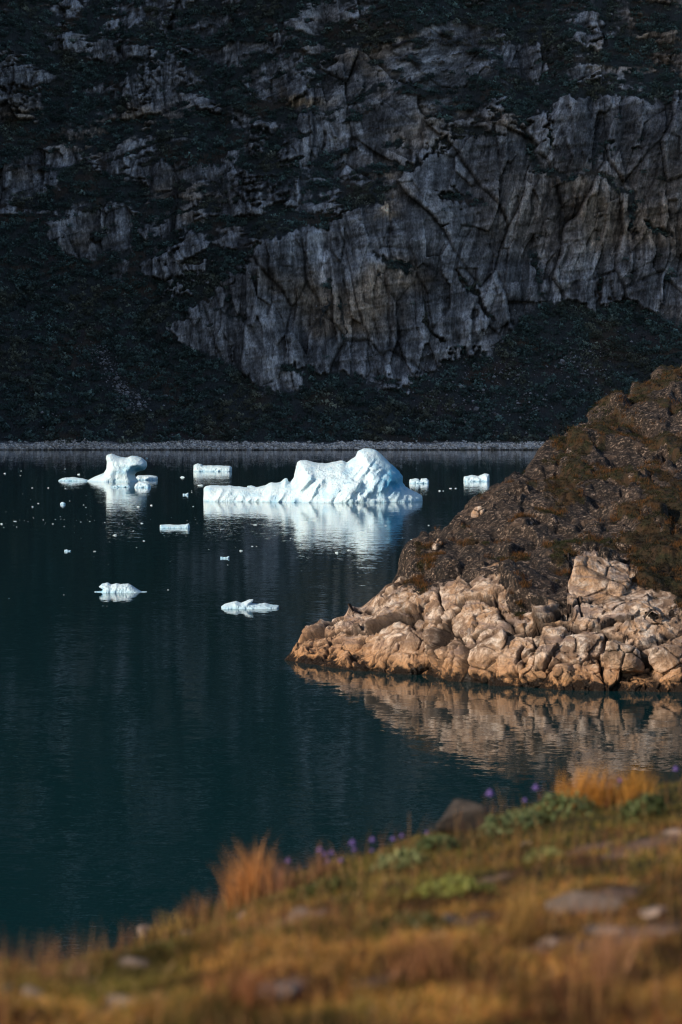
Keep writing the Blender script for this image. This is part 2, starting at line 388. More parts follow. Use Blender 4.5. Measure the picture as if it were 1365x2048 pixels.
# added unseen wall west of the view, bent forward to block the sun
spur = sm(-165, -290, X)
Yb = Yb*(1-spur)+spur*(270+.66*Z+10*fbm(X*.02, Z*.02, 0*X, 3, 97))
Yb = Yb+.25*np.clip(X-300, 0, None)
# rock relief: leaning ribs, ledges, fractures
lean = X*1.0-.28*Z*sm(700, 1000, PX)+.06*Z
warp = 5*fbm(X*.03, Z*.03, 0*X, 3, 91)
f1, f2, cid, fv = facets((lean+warp)*.060, Z*.022+.012*X, 0*X+.5, 4)
slab = (cid-.5)*2.0+4.2*fv+(.5-sm(0, .05, f2-f1))*1.2
g1, g2, cid2, gv = facets((lean+warp*.5)*.22, Z*.06+.03*X, 0*X+.5, 8)
slab2 = (cid2-.5)*1.3+2.6*gv+(.5-sm(0, .06, g2-g1))*.35
ribs = ridged((lean+warp)*.16, Z*.035, 0*X, 4, 13, .6)
fine = fbm(lean*.6, Z*.22, 0*X, 4, 19, .6)
ledge = fbm(X*.03+Z*.02, Z*.28-X*.05, 0*X, 4, 23, .6)
rk = sm(.15, .7, rock)
Yb = Yb+rk*(slab+slab2-1.1*ribs+1.2*fine+1.5*ledge)+(1-rk)*(1.6*fbm(X*.12, Z*.12, 0*X, 4, 31))
# beach bench
Yb = np.where(Z < 3.2, Yb*(1-sm(3.2, .5, Z))+sm(3.2, .5, Z)*(801+.8*Z+3.5*fbm(xs*.012, 0*xs, 0*xs, 3, 5)[None]-spur*500+.25*np.clip(X-300, 0, None)), Yb)
V = np.stack([X, Yb, Z], 2).reshape(-1, 3)
# colour of the rock face
th = .10-.34*sm(640, 980, PX)+.22*fbm(X*.018, Z*.018, 0*X, 2, 131); u_ = X+th*(Z-70)+2.2*fbm(X*.09, Z*.06, 0*X, 4, 133)
st1 = fbm(u_*.32, Z*.018, 0*X, 5, 33, .68); st2 = fbm(u_*1.3, Z*.06, 0*X+9, 3, 39, .6)
lay = fbm(X*.05+Z*.05, Z*.42-X*.12, 0*X, 5, 43, .65)*(.35+.9*sm(300, 200, PY)); xr = fbm(X*.22, Z*.22, 0*X, 6, 45, .72)
big_ = fbm(u_*.07, Z*.04, 0*X, 3, 47); slt = (cid-.5)*.9+(cid2-.5)*.55
val = .175*np.exp(1.6*st1*sm(-.5, .1, xr+big_)+1.2*st2*sm(.4, -.3, xr)+1.0*lay+1.35*xr+1.1*big_+.65*slt)
brk = sm(-.15, .25, fbm(X*.06, Z*.05, 0*X, 3, 49)); crack = (1-sm(0, .035, f2-f1))*brk; crack2 = (1-sm(0, .05, g2-g1))*(1-brk)
w1 = 1-np.abs(perlin(X*.10+.6*xr+.03*Z, Z*.06+.5*xr, 0*X, 137)); w2 = 1-np.abs(perlin(u_*.25+.4*xr, Z*.09, 0*X, 139))
lines = np.maximum(sm(.955, .99, w1), .7*sm(.95, .99, w2)*sm(-.2, .2, big_))
val = val*(1-.4*crack)*(1-.3*crack2)*(1-.35*lines)
r1 = Yb-blur(blur(Yb, 5, 0), 5, 1); r2 = Yb-blur(blur(Yb, 14, 0), 10, 1)      # offsets for recess shade painted into the colour, proud edges kept lighter
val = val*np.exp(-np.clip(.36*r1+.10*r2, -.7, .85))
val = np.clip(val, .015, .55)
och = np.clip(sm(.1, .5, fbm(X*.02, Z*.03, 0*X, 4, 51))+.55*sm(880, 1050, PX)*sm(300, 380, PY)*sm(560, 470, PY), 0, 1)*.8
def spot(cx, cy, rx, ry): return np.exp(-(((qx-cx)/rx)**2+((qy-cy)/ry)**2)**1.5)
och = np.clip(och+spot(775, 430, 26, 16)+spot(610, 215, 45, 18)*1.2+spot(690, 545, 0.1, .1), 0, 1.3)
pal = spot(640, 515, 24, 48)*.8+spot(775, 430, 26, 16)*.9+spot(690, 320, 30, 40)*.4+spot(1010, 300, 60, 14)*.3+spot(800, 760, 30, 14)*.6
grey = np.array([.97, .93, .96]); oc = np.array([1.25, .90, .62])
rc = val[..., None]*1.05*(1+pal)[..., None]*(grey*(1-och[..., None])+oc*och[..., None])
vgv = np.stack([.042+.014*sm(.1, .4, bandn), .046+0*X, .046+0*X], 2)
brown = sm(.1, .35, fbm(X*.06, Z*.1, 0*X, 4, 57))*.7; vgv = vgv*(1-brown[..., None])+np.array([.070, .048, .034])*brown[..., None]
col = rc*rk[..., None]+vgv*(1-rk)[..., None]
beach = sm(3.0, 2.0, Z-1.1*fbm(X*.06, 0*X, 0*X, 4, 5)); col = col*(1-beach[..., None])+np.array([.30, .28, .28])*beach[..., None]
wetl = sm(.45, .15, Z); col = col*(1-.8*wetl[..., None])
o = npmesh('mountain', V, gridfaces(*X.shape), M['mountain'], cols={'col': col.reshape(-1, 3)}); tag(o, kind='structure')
MXs, MZs, MY, MR = xs, zs, Yb, rk
def mt_at(x, z):
    i = np.clip(np.searchsorted(MXs, x), 1, len(MXs)-1); j = np.clip(np.searchsorted(MZs, z), 1, len(MZs)-1)
    i = np.where(np.abs(MXs[i-1]-x) < np.abs(MXs[i]-x), i-1, i); j = np.where(np.abs(MZs[j-1]-z) < np.abs(MZs[j]-z), j-1, j)
    return MY[j, i], MR[j, i]
log('mountain', len(V))

# ---- shrubs on it
def clump(n, size, flat=.75, seed=0, tri=.34):
    r = np.random.default_rng(seed)
    d = r.normal(size=(n, 3)); d /= np.linalg.norm(d, axis=1)[:, None]; rad = r.uniform(.45, 1, n)**.6
    c = d*rad[:, None]; c[:, 2] = np.abs(c[:, 2])*flat
    c *= (1+.25*np.sin(c[:, :1]*4+seed))
    a = r.normal(size=(n, 3)); b = r.normal(size=(n, 3)); a /= np.linalg.norm(a, axis=1)[:, None]; b /= np.linalg.norm(b, axis=1)[:, None]
    t = tri*r.uniform(.6, 1.3, (n, 1))
    V = np.stack([c-a*t*.6, c+a*t*.6+b*t*.2, c+b*t], 1).reshape(-1, 3)
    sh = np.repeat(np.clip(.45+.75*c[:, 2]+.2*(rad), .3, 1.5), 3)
    return V*size, sh
def scatter(protos, P, scale, seed=0, tilt=None):
    """joins scaled, turned copies of small triangle soups; returns verts, shade, index of source point"""
    r = np.random.default_rng(seed); which = r.integers(0, len(protos), len(P)); ang = r.uniform(0, 2*math.pi, len(P))
    Vs, Ss, Is = [], [], []
    for k, (pv, ps) in enumerate(protos):
        ii = np.nonzero(which == k)[0]
        if not len(ii): continue
        c, s = np.cos(ang[ii]), np.sin(ang[ii])
        x = pv[None, :, 0]*c[:, None]-pv[None, :, 1]*s[:, None]; y = pv[None, :, 0]*s[:, None]+pv[None, :, 1]*c[:, None]; z = np.repeat(pv[None, :, 2], len(ii), 0)
        sc = scale[ii][:, None, None]
        Vs.append((np.stack([x, y, z], 2)*sc+P[ii][:, None, :]).reshape(-1, 3)); Ss.append(np.tile(ps, len(ii))); Is.append(np.repeat(ii, len(pv)))
    return np.concatenate(Vs), np.concatenate(Ss), np.concatenate(Is)
N = 26000
sx = rng.uniform(-165, 165, N); sz = rng.uniform(2.6, 212, N)
yy, rr = mt_at(sx, sz)
dn = fbm(sx*.08, sz*.1, 0*sx, 3, 71)
keep = (rng.random(N) > sm(.05, .45, rr)*.995) & ((dn > -.45) | (rng.random(N) < .3))
spx, spy = to_px(sx, yy, sz)
scree_zone = lambda px, py: np.maximum(np.exp(-(((px-(185+(py-690)*.72))/26)**2))*sm(670, 710, py)*sm(860, 800, py), np.maximum(
    np.exp(-((px-960)/150)**4)*np.exp(-((py-790)/75)**4)*.35, np.exp(-((px-1160)/60)**2-((py-730)/50)**2)*.5))
keep &= rng.random(N) > scree_zone(spx, spy)*.9
sx, sz, yy = sx[keep], sz[keep], yy[keep]
P = np.stack([sx, yy-.2, sz-.5], 1); scl = rng.uniform(.9, 2.1, len(P))*np.where(sz < 60, 1.0, .9)
pr = [clump(52, 1, .85, k, .42) for k in range(7)]
Vv, sh, src = scatter(pr, P, scl, 4)
tone = np.exp(rng.normal(.12, .42, len(P))); hue = sm(.0, .4, fbm(sx*.05, sz*.05, 0*sx, 3, 73))
base = np.stack([.056+.026*hue, .084+.0*hue, .078-.014*hue], 1)*tone[:, None]
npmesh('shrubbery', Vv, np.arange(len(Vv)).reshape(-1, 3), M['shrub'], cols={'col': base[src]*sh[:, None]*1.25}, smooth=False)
tag(bpy.data.objects['shrubbery'], 'dark dense low scrub covering the ledges of the shaded mountainside', 'scrub', kind='stuff')
log('shrubs', len(P))

# ---- stones
def stone_proto(seed, sub=1, sq=(1, .8, .65)):
    import bmesh
    bm = bmesh.new(); bmesh.ops.create_icosphere(bm, subdivisions=sub, radius=1)
    v = np.array([q.co[:] for q in bm.verts]); f = np.array([[q.index for q in a.verts] for a in bm.faces]); bm.free()
    r = np.random.default_rng(seed)
    for _ in range(7 if sub < 3 else 13):       # cut with planes: angular blocks
        n = r.normal(size=3); n /= np.linalg.norm(n); d = v@n; h_ = r.uniform(.45, .8); v = v-np.clip(d-h_, 0, None)[:, None]*n*.93
    if sub >= 3:
        v = v*(1+.07*fbm(v[:, 0]*1.7+seed, v[:, 1]*1.7, v[:, 2]*1.7, 4, seed)[:, None])
    return v*np.array(sq), f
def tri_soup(seed):
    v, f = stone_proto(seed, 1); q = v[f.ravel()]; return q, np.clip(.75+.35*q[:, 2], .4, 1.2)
ss = [tri_soup(k+50) for k in range(6)]
N = 15000
bx = rng.uniform(-165, 165, N); bz = rng.uniform(.05, 1, N)**.9*2.5*(1+.95*fbm(bx*.05, 0*bx, 0*bx, 4, 5)); by, _ = mt_at(bx, bz)
sc_ = np.exp(rng.normal(-1.2, .42, N)); P = np.stack([bx, by-.15, bz], 1)
tone = rng.uniform(.5, 1.6, N)*(1-.75*sm(.4, .1, bz)); warm = rng.uniform(0, 1, N)
bc = (np.array([.76, .72, .73])[None]*(1-warm[:, None])+np.array([.85, .72, .62])[None]*warm[:, None])*tone[:, None]
Vv, sh, src = scatter(ss, P, sc_, 9)
npmesh('gravel', Vv, np.arange(len(Vv)).reshape(-1, 3), M['scree'], cols={'col': bc[src]*sh[:, None]}, smooth=False)
tag(bpy.data.objects['gravel'], 'pale cobbles and gravel piled along the far shoreline', 'beach stones', kind='stuff')
N = 60000
ux = rng.uniform(-20, 1385, N); uy = rng.uniform(600, 880, N)
k = rng.random(N) < scree_zone(ux, uy)**1.5*.55+.004
ux, uy = ux[k], uy[k]
zz_ = H+(HZ-uy)/FPX*835.0
for _ in range(4): yy_, _r = mt_at((ux-CX)/FPX*835, zz_); zz_ = H+(HZ-uy)/FPX*yy_
k = zz_ > 3; ux, uy, zz_, yy_ = ux[k], uy[k], zz_[k], yy_[k]
P = np.stack([(ux-CX)/FPX*yy_, yy_-.5, zz_], 1); Vv, sh, src = scatter(ss, P, np.exp(rng.normal(-1.1, .45, len(P))), 19)
tn = rng.uniform(.25, 1.0, len(P))[:, None]*np.array([.5, .48, .5])
npmesh('rubble', Vv, np.arange(len(Vv)).reshape(-1, 3), M['scree'], cols={'col': tn[src]*sh[:, None]}, smooth=False)
tag(bpy.data.objects['rubble'], 'pale scree stones strewn down the scrubby foot of the mountain', 'scree', kind='stuff')
# larger beach boulders, one object each
protos = []
for k in range(6):
    v, f = stone_proto(100+k, 3, (1, .85, .68)); o = npmesh('boulder', v, f, M['stone'], smooth=True); protos.append(o)
used = set()
def boulder(k, loc, s, rz, label, group):
    o = protos[k]
    if k in used: o = o.copy(); COL.objects.link(o)
    used.add(k); o.location = loc; o.scale = s; o.rotation_euler = (0, 0, rz); tag(o, label, 'boulder', group); return o
BIG = [(925, 1.75), (985, 1.25), (958, .9), (1010, .8), (1052, .95), (1075, .85), (150, .9), (75, .75), (735, .95), (300, .8), (430, .75), (840, .8)]
for i, (px, s) in enumerate(BIG):
    x = (px-CX)/FPX*802; z = .9+.3*rng.random(); y, _ = mt_at(np.array([x]), np.array([z]))
    lab = {0: 'largest pale boulder of the far beach, just left of where the headland cuts it off', 1: 'broad pale boulder on the far beach, a little right of the largest one'}.get(i, 'fairly large pale boulder bedded in the cobbles of the far beach')
    boulder(i % 6, (x, float(y[0])-.5, z), (s*1.25, s, s*.8), rng.uniform(0, 6), lab, 'large boulders on the far beach')
for i in range(230):
    x = rng.uniform(-118, 78); z = rng.uniform(.45, 3.0); y, _ = mt_at(np.array([x]), np.array([z])); s = float(np.exp(rng.normal(-.62, .32)))
    boulder(i % 6, (x, float(y[0])-.3, z), (s*1.2, s, s*.85), rng.uniform(0, 6), 'small grey boulder among the cobbles of the far beach', 'small boulders along the far beach')
log('beach')

# ------------------------------------------------------------------ ice
def outline_ice(name, pts, yw, depth, res, label, cat, group=None, taper=.5, rnd=.5, flute=0., amp=.18, blue=None, cut=.5, seed=1, cavity=None, dfun=None):
    """ice body whose outline pts is given in photo pixels, floating where the row yw meets the water"""
    D = FPX*H/(yw-HZ); m = D/FPX
    pts = np.array(pts, float); xc = .5*(pts[:, 0].min()+pts[:, 0].max())
    Q = np.stack([(pts[:, 0]-xc)*m, (yw-pts[:, 1])*m], 1); under = Q[:, 1] <= .01*m; Q[under, 1] -= 1.3*max(.5, Q[:, 1].max())
    lo = Q.min(0); hi = Q.max(0); pad = .35+amp*2
    gx = np.arange(lo[0]-pad, hi[0]+pad, res); gz = np.arange(-cut-res*3, hi[1]+pad, res); gy = np.arange(-depth-pad, depth+pad, res)
    A, B = np.meshgrid(gx, gz, indexing='ij')
    sd = polysd(A, B, Q)
    rr = rnd*min(hi[1], 3.)+.02
    q = np.clip(sd/rr, -1, 1); pil = np.where(q > 0, np.sqrt(np.clip(1-(1-np.clip(q, 0, 1))**2, 0, 1)), 0)
    hz_ = np.clip(B/max(hi[1], .1), 0, 1)
    dm = depth*(1-taper*hz_)
    if dfun is not None: dm = dm*dfun(A/m+xc)
    dd = dm*pil
    Xg, Yg, Zg = np.meshgrid(gx, gy, gz, indexing='ij')
    F = (np.abs(Yg)-dd[:, None, :]).astype(F32)
    out = (sd < 0)[:, None, :]
    F = np.where(out, np.maximum(F*.5, -sd[:, None, :].astype(F32)), F*.6)
    F = np.maximum(F, -sd[:, None, :]*1.0-0.0)
    bandm = np.abs(F) < 1.2+amp*3
    x, y, z = Xg[bandm], Yg[bandm], Zg[bandm]
    sc = 1/max(.22, min(hi[1]*.7, 4))
    dn = amp*1.3*fbm(x*sc+seed*9, y*sc, z*sc, 4, seed, .55)
    if amp > .1: dn = dn+amp*.6*ridged(x*sc*2.2+seed, y*sc*2.2, z*sc*1.5, 3, seed+5)
    if flute:
        fl = ridged((x-.75*z)*.62+.3*fbm(x*.3, y*.3, z*.3, 2, 3), y*.25, z*.10+seed, 3, seed+9, .5)
        dn = dn-flute*fl*sm(.1, 1.0, z+.6)*(y < 1.5)*(.25+1.3*sm(-.3, .35, fbm(x*.16, y*.1, z*.3, 2, seed+44)))+.16*np.abs(fbm(x*1.1, y*1.1, z*.8, 3, seed+55))
    sdb = np.broadcast_to(sd[:, None, :], F.shape)[bandm]; dn = dn*((.5 if hi[1] < 3 else .25)+.7*sm(.1, 1.3, sdb/max(.5, min(hi[1]*.35, 1.5))))
    F[bandm] += dn.astype(F32)
    if cavity:
        for (cx, cz, rx, ry, rz, yo) in cavity:
            e = np.sqrt(((Xg-(cx-xc)*m)/rx)**2+((Yg-yo)/ry)**2+((Zg-(yw-cz)*m)/rz)**2)
            F = np.maximum(F, ((1-e)*min(rx, rz)).astype(F32)+ (.15*F*0))
    F = np.maximum(F, (-cut-Zg).astype(F32))
    Vv, Fc = surface_nets(F, (gx[0], gy[0], gz[0]), res)
    z = Vv[:, 2]; bx_ = Vv[:, 0]/m+xc; bp = yw-z/m
    b = .10+.5*sm(.35, .02, z)*.5+.25*sm(.1, .5, fbm(Vv[:, 0]*.6, Vv[:, 1]*.6, z*.8, 3, seed+2))
    for (cx, cy, rx, ry, a) in (blue or []): b = b+a*np.exp(-((bx_-cx)/rx)**2-((bp-cy)/ry)**2)*(.7+.6*fbm(Vv[:, 0]*1.5, Vv[:, 1]*1.5, z*1.5, 3, 7))
    o = npmesh(name, Vv, Fc, M['ice'], attrs={'blue': np.clip(b, 0, 1)})
    o.location = ((xc-CX)*m, D+depth*.55, 0); tag(o, label, cat, group); return o
BERG = [(403,1003),(403,990),(404,978),(408,973),(418,972),(440,973),(470,975),(498,977),(515,975),(530,973),(541,967),(562,967),(568,960),(573,958),(576,966),(581,966),(588,958),(591,940),(593,926),(598,921),(612,920),(634,926),(652,928),(671,925),(687,923),(694,927),(712,914),(717,902),(728,897),(742,897),(753,900),(764,909),(782,927),(800,944),(807,955),(806,966),(812,976),(830,984),(848,994),(858,1004),(858,1012),(403,1012)]
outline_ice('iceberg', BERG, 1004, 7.2, .15, 'large white iceberg with a tall blue tinged peak and a long low tail', 'iceberg', taper=.55, rnd=1.15, flute=.34, amp=.36,
            blue=[(800, 945, 20, 22, 1.4), (790, 968, 30, 16, 1.1), (778, 940, 26, 26, .5), (765, 985, 40, 16, .35), (700, 950, 14, 18, .15), (840, 1000, 30, 5, .4), (640, 985, 60, 10, .12)], seed=3,  # spots mix blue ice tint with painted blue of the shaded side
            cavity=[(803, 972, 1.6, 2.2, .8, -4.6)], dfun=lambda p: itp(p, [(400, .42), (520, .5), (590, .8), (700, 1), (800, .8), (860, .4)]))
log('berg')
outline_ice('iceberg', [(172,962),(182,956),(196,950),(206,946),(211,938),(212,925),(210,918),(211,910),(222,907),(232,911),(240,914),(252,915),(262,911),(272,912),(283,916),(292,924),(293,933),(288,941),(278,943),(272,945),(268,950),(271,957),(276,962),(277,968),(172,968)],
            963, 3.6, .13, 'mushroom shaped white iceberg with an overhanging cap on a narrow neck', 'iceberg', taper=.1, rnd=.55, amp=.3, blue=[(274, 937, 26, 6, 1.1), (250, 945, 20, 5, .45)], seed=5)
ICE = [
 ('flat apron of low ice stretching left of the mushroom shaped iceberg', [(116,961),(124,956),(145,954),(165,957),(176,960),(176,964),(116,964)], 962, 1.8, .11),
 ('thin flat slab of ice just right of the mushroom shaped iceberg', [(268,957),(275,951),(300,950),(314,953),(315,958),(312,962),(268,962)], 960, 2.2, .11),
 ('lumpy white floe close in front of the mushroom shaped iceberg', [(264,975),(270,968),(280,963),(290,964),(299,967),(301,972),(308,975),(308,978),(264,978)], 975, 1.4, .08),
 ('narrow low floe in front of the left part of the mushroom shaped iceberg', [(220,974),(230,970),(250,968),(258,969),(262,974),(262,977),(220,977)], 974.5, .9, .08),
 ('flat topped white floe on its own between the two large icebergs, near the far shore', [(386,942),(387,930),(395,927),(402,928),(405,931),(440,931),(460,932),(464,935),(464,943),(386,943)], 943, 2.6, .13),
 ('broken low white floe just right of the large iceberg', [(817,967),(820,959),(833,957),(838,958),(841,961),(843,957),(855,957),(859,961),(860,968),(817,968)], 967, 1.8, .10),
 ('white floe with a raised right end beside the headland slope', [(928,962),(929,953),(945,950),(958,952),(970,947),(980,948),(981,963),(928,963)], 963, 2.2, .11),
 ('long thin slab of ice below the left tail of the large iceberg', [(318,1056),(320,1050),(335,1049),(355,1050),(370,1049),(378,1047),(380,1055),(378,1058),(318,1058)], 1056, .7, .055),
 ('small lumpy white floe nearest the camera at left, with a thin spur at each side', [(188,1184),(203,1183),(205,1180),(197,1175),(203,1168),(215,1166),(222,1170),(232,1167),(240,1169),(255,1168),(262,1171),(272,1178),(282,1184),(293,1184),(293,1188),(188,1188)], 1185, .85, .03),
 ('white floe with a curled peak in the middle, left of the tip of the headland', [(442,1214),(450,1209),(464,1205),(472,1203),(482,1207),(489,1204),(498,1200),(507,1200),(506,1204),(502,1208),(515,1209),(530,1207),(540,1210),(558,1212),(560,1217),(555,1220),(442,1219)], 1217, .9, .03),
 ('small four legged looking lump of ice below the long thin slab', [(441,1117),(441,1113),(446,1114),(453,1114),(459,1112),(459,1117),(457,1119),(443,1119)], 1117, .35, .03),
 ('small double lump of ice at the far left of the water', [(127,1103),(129,1100),(134,1099),(138,1101),(142,1100),(141,1104),(127,1104)], 1103, .35, .03),
 ('small flat lump of ice floating just behind the tail of the large iceberg', [(493,976),(495,972),(503,971),(511,973),(512,977),(493,977)], 976, .8, .07),
 ('small rounded lump of ice between the mushroom iceberg and the large iceberg', [(365,991),(366,987),(371,988),(377,985),(378,990),(376,992),(365,992)], 990, .6, .06),
 ('small white lump of ice low on the left, under the mushroom iceberg', [(120,1008),(122,1005),(127,1004),(131,1007),(130,1010),(120,1010)], 1009, .5, .05),
]
for i, (lab, pts, yw, dp, rs_) in enumerate(ICE):
    big = i < 10
    outline_ice('ice_floe' if big else 'ice_fragment', pts, yw, dp, rs_, lab, 'ice floe' if big else 'ice fragment', None if big else 'small ice fragments', taper=.35, rnd=.45, amp=.16 if i < 7 else .05, seed=20+i, cut=.12,
                blue=[(pts[0][0]+30, yw, 30, 3, .25)])
# tiny fragments
TINY = [(10,947,3),(43,942,2),(42,951,2),(131,938,2),(158,949,4.5),(65,976,2.5),(97,976,3),(131,977,2),(66,1014,4),(77,1007,2.5),(140,1002,1.5),(168,1010,2),(173,1015,2),(294,917,4),(303,1011,4.5),(277,1014,4.5),
 (4,1048,5),(30,1043,4),(8,1055,2),(34,1054,2),(106,1048,3),(87,1040,2),(111,1039,1.5),(129,1053,1.5),(162,1044,2),(180,1043,2),(210,1045,2),(238,1048,1.8),(245,1048,1.8),(284,1047,4),(230,1071,6),(288,1082,4),(274,1095,1.8),(190,1103,4),(267,1062,1.8),
 (374,1062,4),(365,955,8),(400,971,7),(384,982,2),(387,1013,2),(440,1013,2),(461,918,2),(510,1050,4.5),(442,1060,1.8),(418,1099,1.5),(483,1102,4.5),(505,1093,3.2),(514,1093,2),(582,1077,4),(456,1130,1.8),(337,1180,2.4),(128,1190,1.8),(18,1197,1.8),
 (602,1090,5),(674,1106,6.5),(699,1101,5),(627,1057,3),(771,1052,3),(858,1051,3),(823,1079,2.4),(880,982,3),(887,982,2),(901,977,4),(912,977,3.5),(384,985,1.5),(930,899,3)]
for i in range(46):
    TINY.append((rng.uniform(0, 420), rng.normal(1043, 6) if rng.random() < .7 else rng.uniform(930, 1130), rng.uniform(.6, 1.1)))
for i in range(16): TINY.append((rng.uniform(420, 900), rng.uniform(1010, 1120), rng.uniform(.6, 1.0)))
fp = []
for k in range(5):
    v, f = stone_proto(300+k, 3, (1, .7, .42)); v = v*(1+.25*fbm(v[:, :1]*2+k, v[:, 1:2]*2, v[:, 2:]*2, 3, 40+k)); fp.append(npmesh('ice_fragment', v, f, M['ice'], attrs={'blue': np.full(len(v), .08)}))
uf = set()
for i, (px, py, hw) in enumerate(TINY):
    x, y = water_pt(px, py); m = y/FPX; k = i % 5; o = fp[k]
    if k in uf: o = o.copy(); COL.objects.link(o)
    uf.add(k); s = hw*m
    o.location = (x, y, s*.05); o.scale = (s, s*.9, s*rng.uniform(.7, 1.15)); o.rotation_euler = (0, 0, rng.uniform(-.5, .5)+(math.pi if rng.random() < .5 else 0))
    if i < 63: tag(o, 'tiny white crumb of ice floating alone on the dark water', 'ice fragment', 'tiny ice crumbs')
    else: tag(o, 'barely visible speck of ice drifting on the dark water', 'ice fragment', 'specks of drifting ice')
log('ice')

# ------------------------------------------------------------------ headland
WL = [(540,1318),(565,1319),(620,1330),(700,1340),(760,1347),(800,1350),(860,1352),(885,1360),(940,1368),(1040,1377),(1120,1381),(1365,1385),(1900,1400)]
SK = [(540,1322),(565,1317),(575,1306),(590,1288),(620,1262),(660,1245),(690,1232),(700,1214),(740,1204),(780,1180),(800,1163),(812,1140),(822,1110),(850,1080),(880,1062),(925,1030),(950,1004),(985,977),(1020,947),(1060,926),(1090,898),(1120,880),(1160,845),(1200,815),(1240,795),(1290,765),(1330,742),(1365,728),(1500,660),(1900,560)]
BT = [(540,1320),(565,1318),(600,1300),(700,1262),(800,1215),(860,1195),(1000,1185),(1100,1185),(1365,1195),(1900,1200)]
YR = [(540,110.9),(565,111.2),(600,112),(700,113.5),(800,116),(850,120),(930,126),(1000,132),(1090,141),(1170,150),(1300,163),(1365,170),(1900,230)]
cols = np.concatenate([np.linspace(540, 1380, 960), np.linspace(1384, 1900, 110)])
Yw = FPX*H/(itp(cols, WL)-HZ); Yr = itp(cols, YR); pS = itp(cols, SK); pB = itp(cols, BT)
Ybd = Yw+np.minimum(5.2, (Yr-Yw)*.55)
zB = H-(pB-HZ)/FPX*Ybd; zR = H-(pS-HZ)/FPX*Yr
zB = np.minimum(zB, zR-.02)
NR = 620; BK = 90
Ys, Zs = [], []
for j in range(len(cols)):
    # control profile: foot, steep pale shelf, slope, ridge
    q = np.linspace(0, 1, 60)[1:]
    y = np.concatenate([[Yw[j]-1.2, Yw[j]], Yw[j]+(Ybd[j]-Yw[j])*q, Ybd[j]+(Yr[j]-Ybd[j])*q])
    z1 = zB[j]*np.sin(q*math.pi/2)**.8
    z2 = zB[j]+(zR[j]-zB[j])*(q**.92)
    z = np.concatenate([[-.7, 0], z1, z2])
    py = HZ-FPX*(z-H)/y
    py = np.minimum.accumulate(py)-np.arange(len(py))*1e-4
    t = np.linspace(py[0], py[-1], NR)
    Yc = np.interp(-t, -py, y); Zc = np.interp(-t, -py, z)
    w_ = 4+26*sm(600, 1000, cols[j]); bq = np.linspace(0, 1, BK+1)[1:]
    Yk = Yr[j]+w_*bq; Zk = zR[j]-(zR[j]+1.0)*(bq**1.6)-bq*w_*.0
    Ys.append(np.concatenate([Yc, Yk])); Zs.append(np.concatenate([Zc, Zk]))
Y = np.array(Ys).T; Z = np.array(Zs).T; X = (cols[None]-CX)/FPX*Y
# below the sea to close the front foot
V0 = np.stack([X, Y, Z], 2); nr, nc = X.shape
Nn = gridnormals(V0, nr, nc)
Nn = np.stack([blur(blur(Nn[..., k], 6, 0), 6, 1) for k in range(3)], 2); Nn /= np.linalg.norm(Nn, axis=2)[..., None]
PXg, PYg = to_px(X, Y, Z)
PB = [(540,900),(770,1000),(800,1165),(830,1185),(860,1190),(900,1185),(960,1160),(1000,1152),(1012,1205),(1040,1228),(1120,1235),(1134,1225),(1140,1125),(1180,1105),(1250,1120),(1285,1195),(1365,1208),(1900,1210)]
bn = fbm(X*.6, Y*.6, Z*.8, 4, 201); Xr_0 = X*.9-Z*.45; Zr_0 = X*.45+Z*.9
pale = sm(-30, 26, PYg-itp(cols, PB)[None]+60*bn+22*fbm(Xr_0*2.2, Y*.6, Zr_0*.6, 4, 235))
pale = np.maximum(pale, .40*sm(.3, .6, ridged(X*.35+Z*.3, Y*.16, Z*.9-X*.3, 4, 203)-.15)*sm(.0, .3, bn+.1))
tipm = sm(560, 640, PXg)
# warped joints
wxp = .5*fbm(X*.5, Y*.5, Z*.5, 3, 205); wyp = .5*fbm(X*.5+9, Y*.5, Z*.5, 3, 207); wzp = .35*fbm(X*.5, Y*.5+9, Z*.5, 3, 209)
Xw, Yw_, Zw = X+wxp, Y+wyp, Z+wzp
a = .45; Xr_ = Xw*math.cos(a)+Zw*math.sin(a); Zr_ = -Xw*math.sin(a)+Zw*math.cos(a)
h1, h2, c1, v1 = facets(Xr_*.36, Yw_*.34, Zr_*.62, 31)
k1, k2, c2, v2 = facets(Xr_*.95, Yw_*.85, Zr_*1.5, 33)
m1, m2, c3, v3 = facets(Xr_*2.6, Yw_*2.3, Zr_*3.6, 35)
brok = sm(-.2, .3, fbm(X*.35, Y*.3, Z*.5, 3, 225))
e1 = h2-h1; e2 = k2-k1
crease1 = 1-sm(0, .085, e1); crease2 = 1-sm(0, .11, e2)
bulge = np.sqrt(np.clip(1-(h1/.9)**2, 0, 1))
hillA = .20*(c1-.5)+.62*v1-.26*crease1*sm(-.35, .2, fbm(X*.3+4, Y*.3, Z*.4, 2, 233))+(.2+.8*brok)*(-.12*crease2+.09*(c2-.5))+.34*v2*(.4+.6*brok)+.12*v3
hillA = hillA+.45*fbm(X*.35, Y*.35, Z*.5, 2, 231)
hillA = hillA+.10*fbm(X*2, Y*2, Z*2, 4, 211)
rg = ridged(Xr_*.30, Y*.13, Zr_*.9, 5, 213, .58); strat = ridged(Xr_*.5+3, Y*.35, Zr_*1.9, 4, 215, .6)
n1_, n2_, n3_, n4_ = facets(Xr_*.42+.1*Yw_, Yw_*.17, Zr_*.42, 37)
o1_, o2_, o3_, o4_ = facets(Xr_*1.15, Yw_*.42, Zr_*1.2, 39)
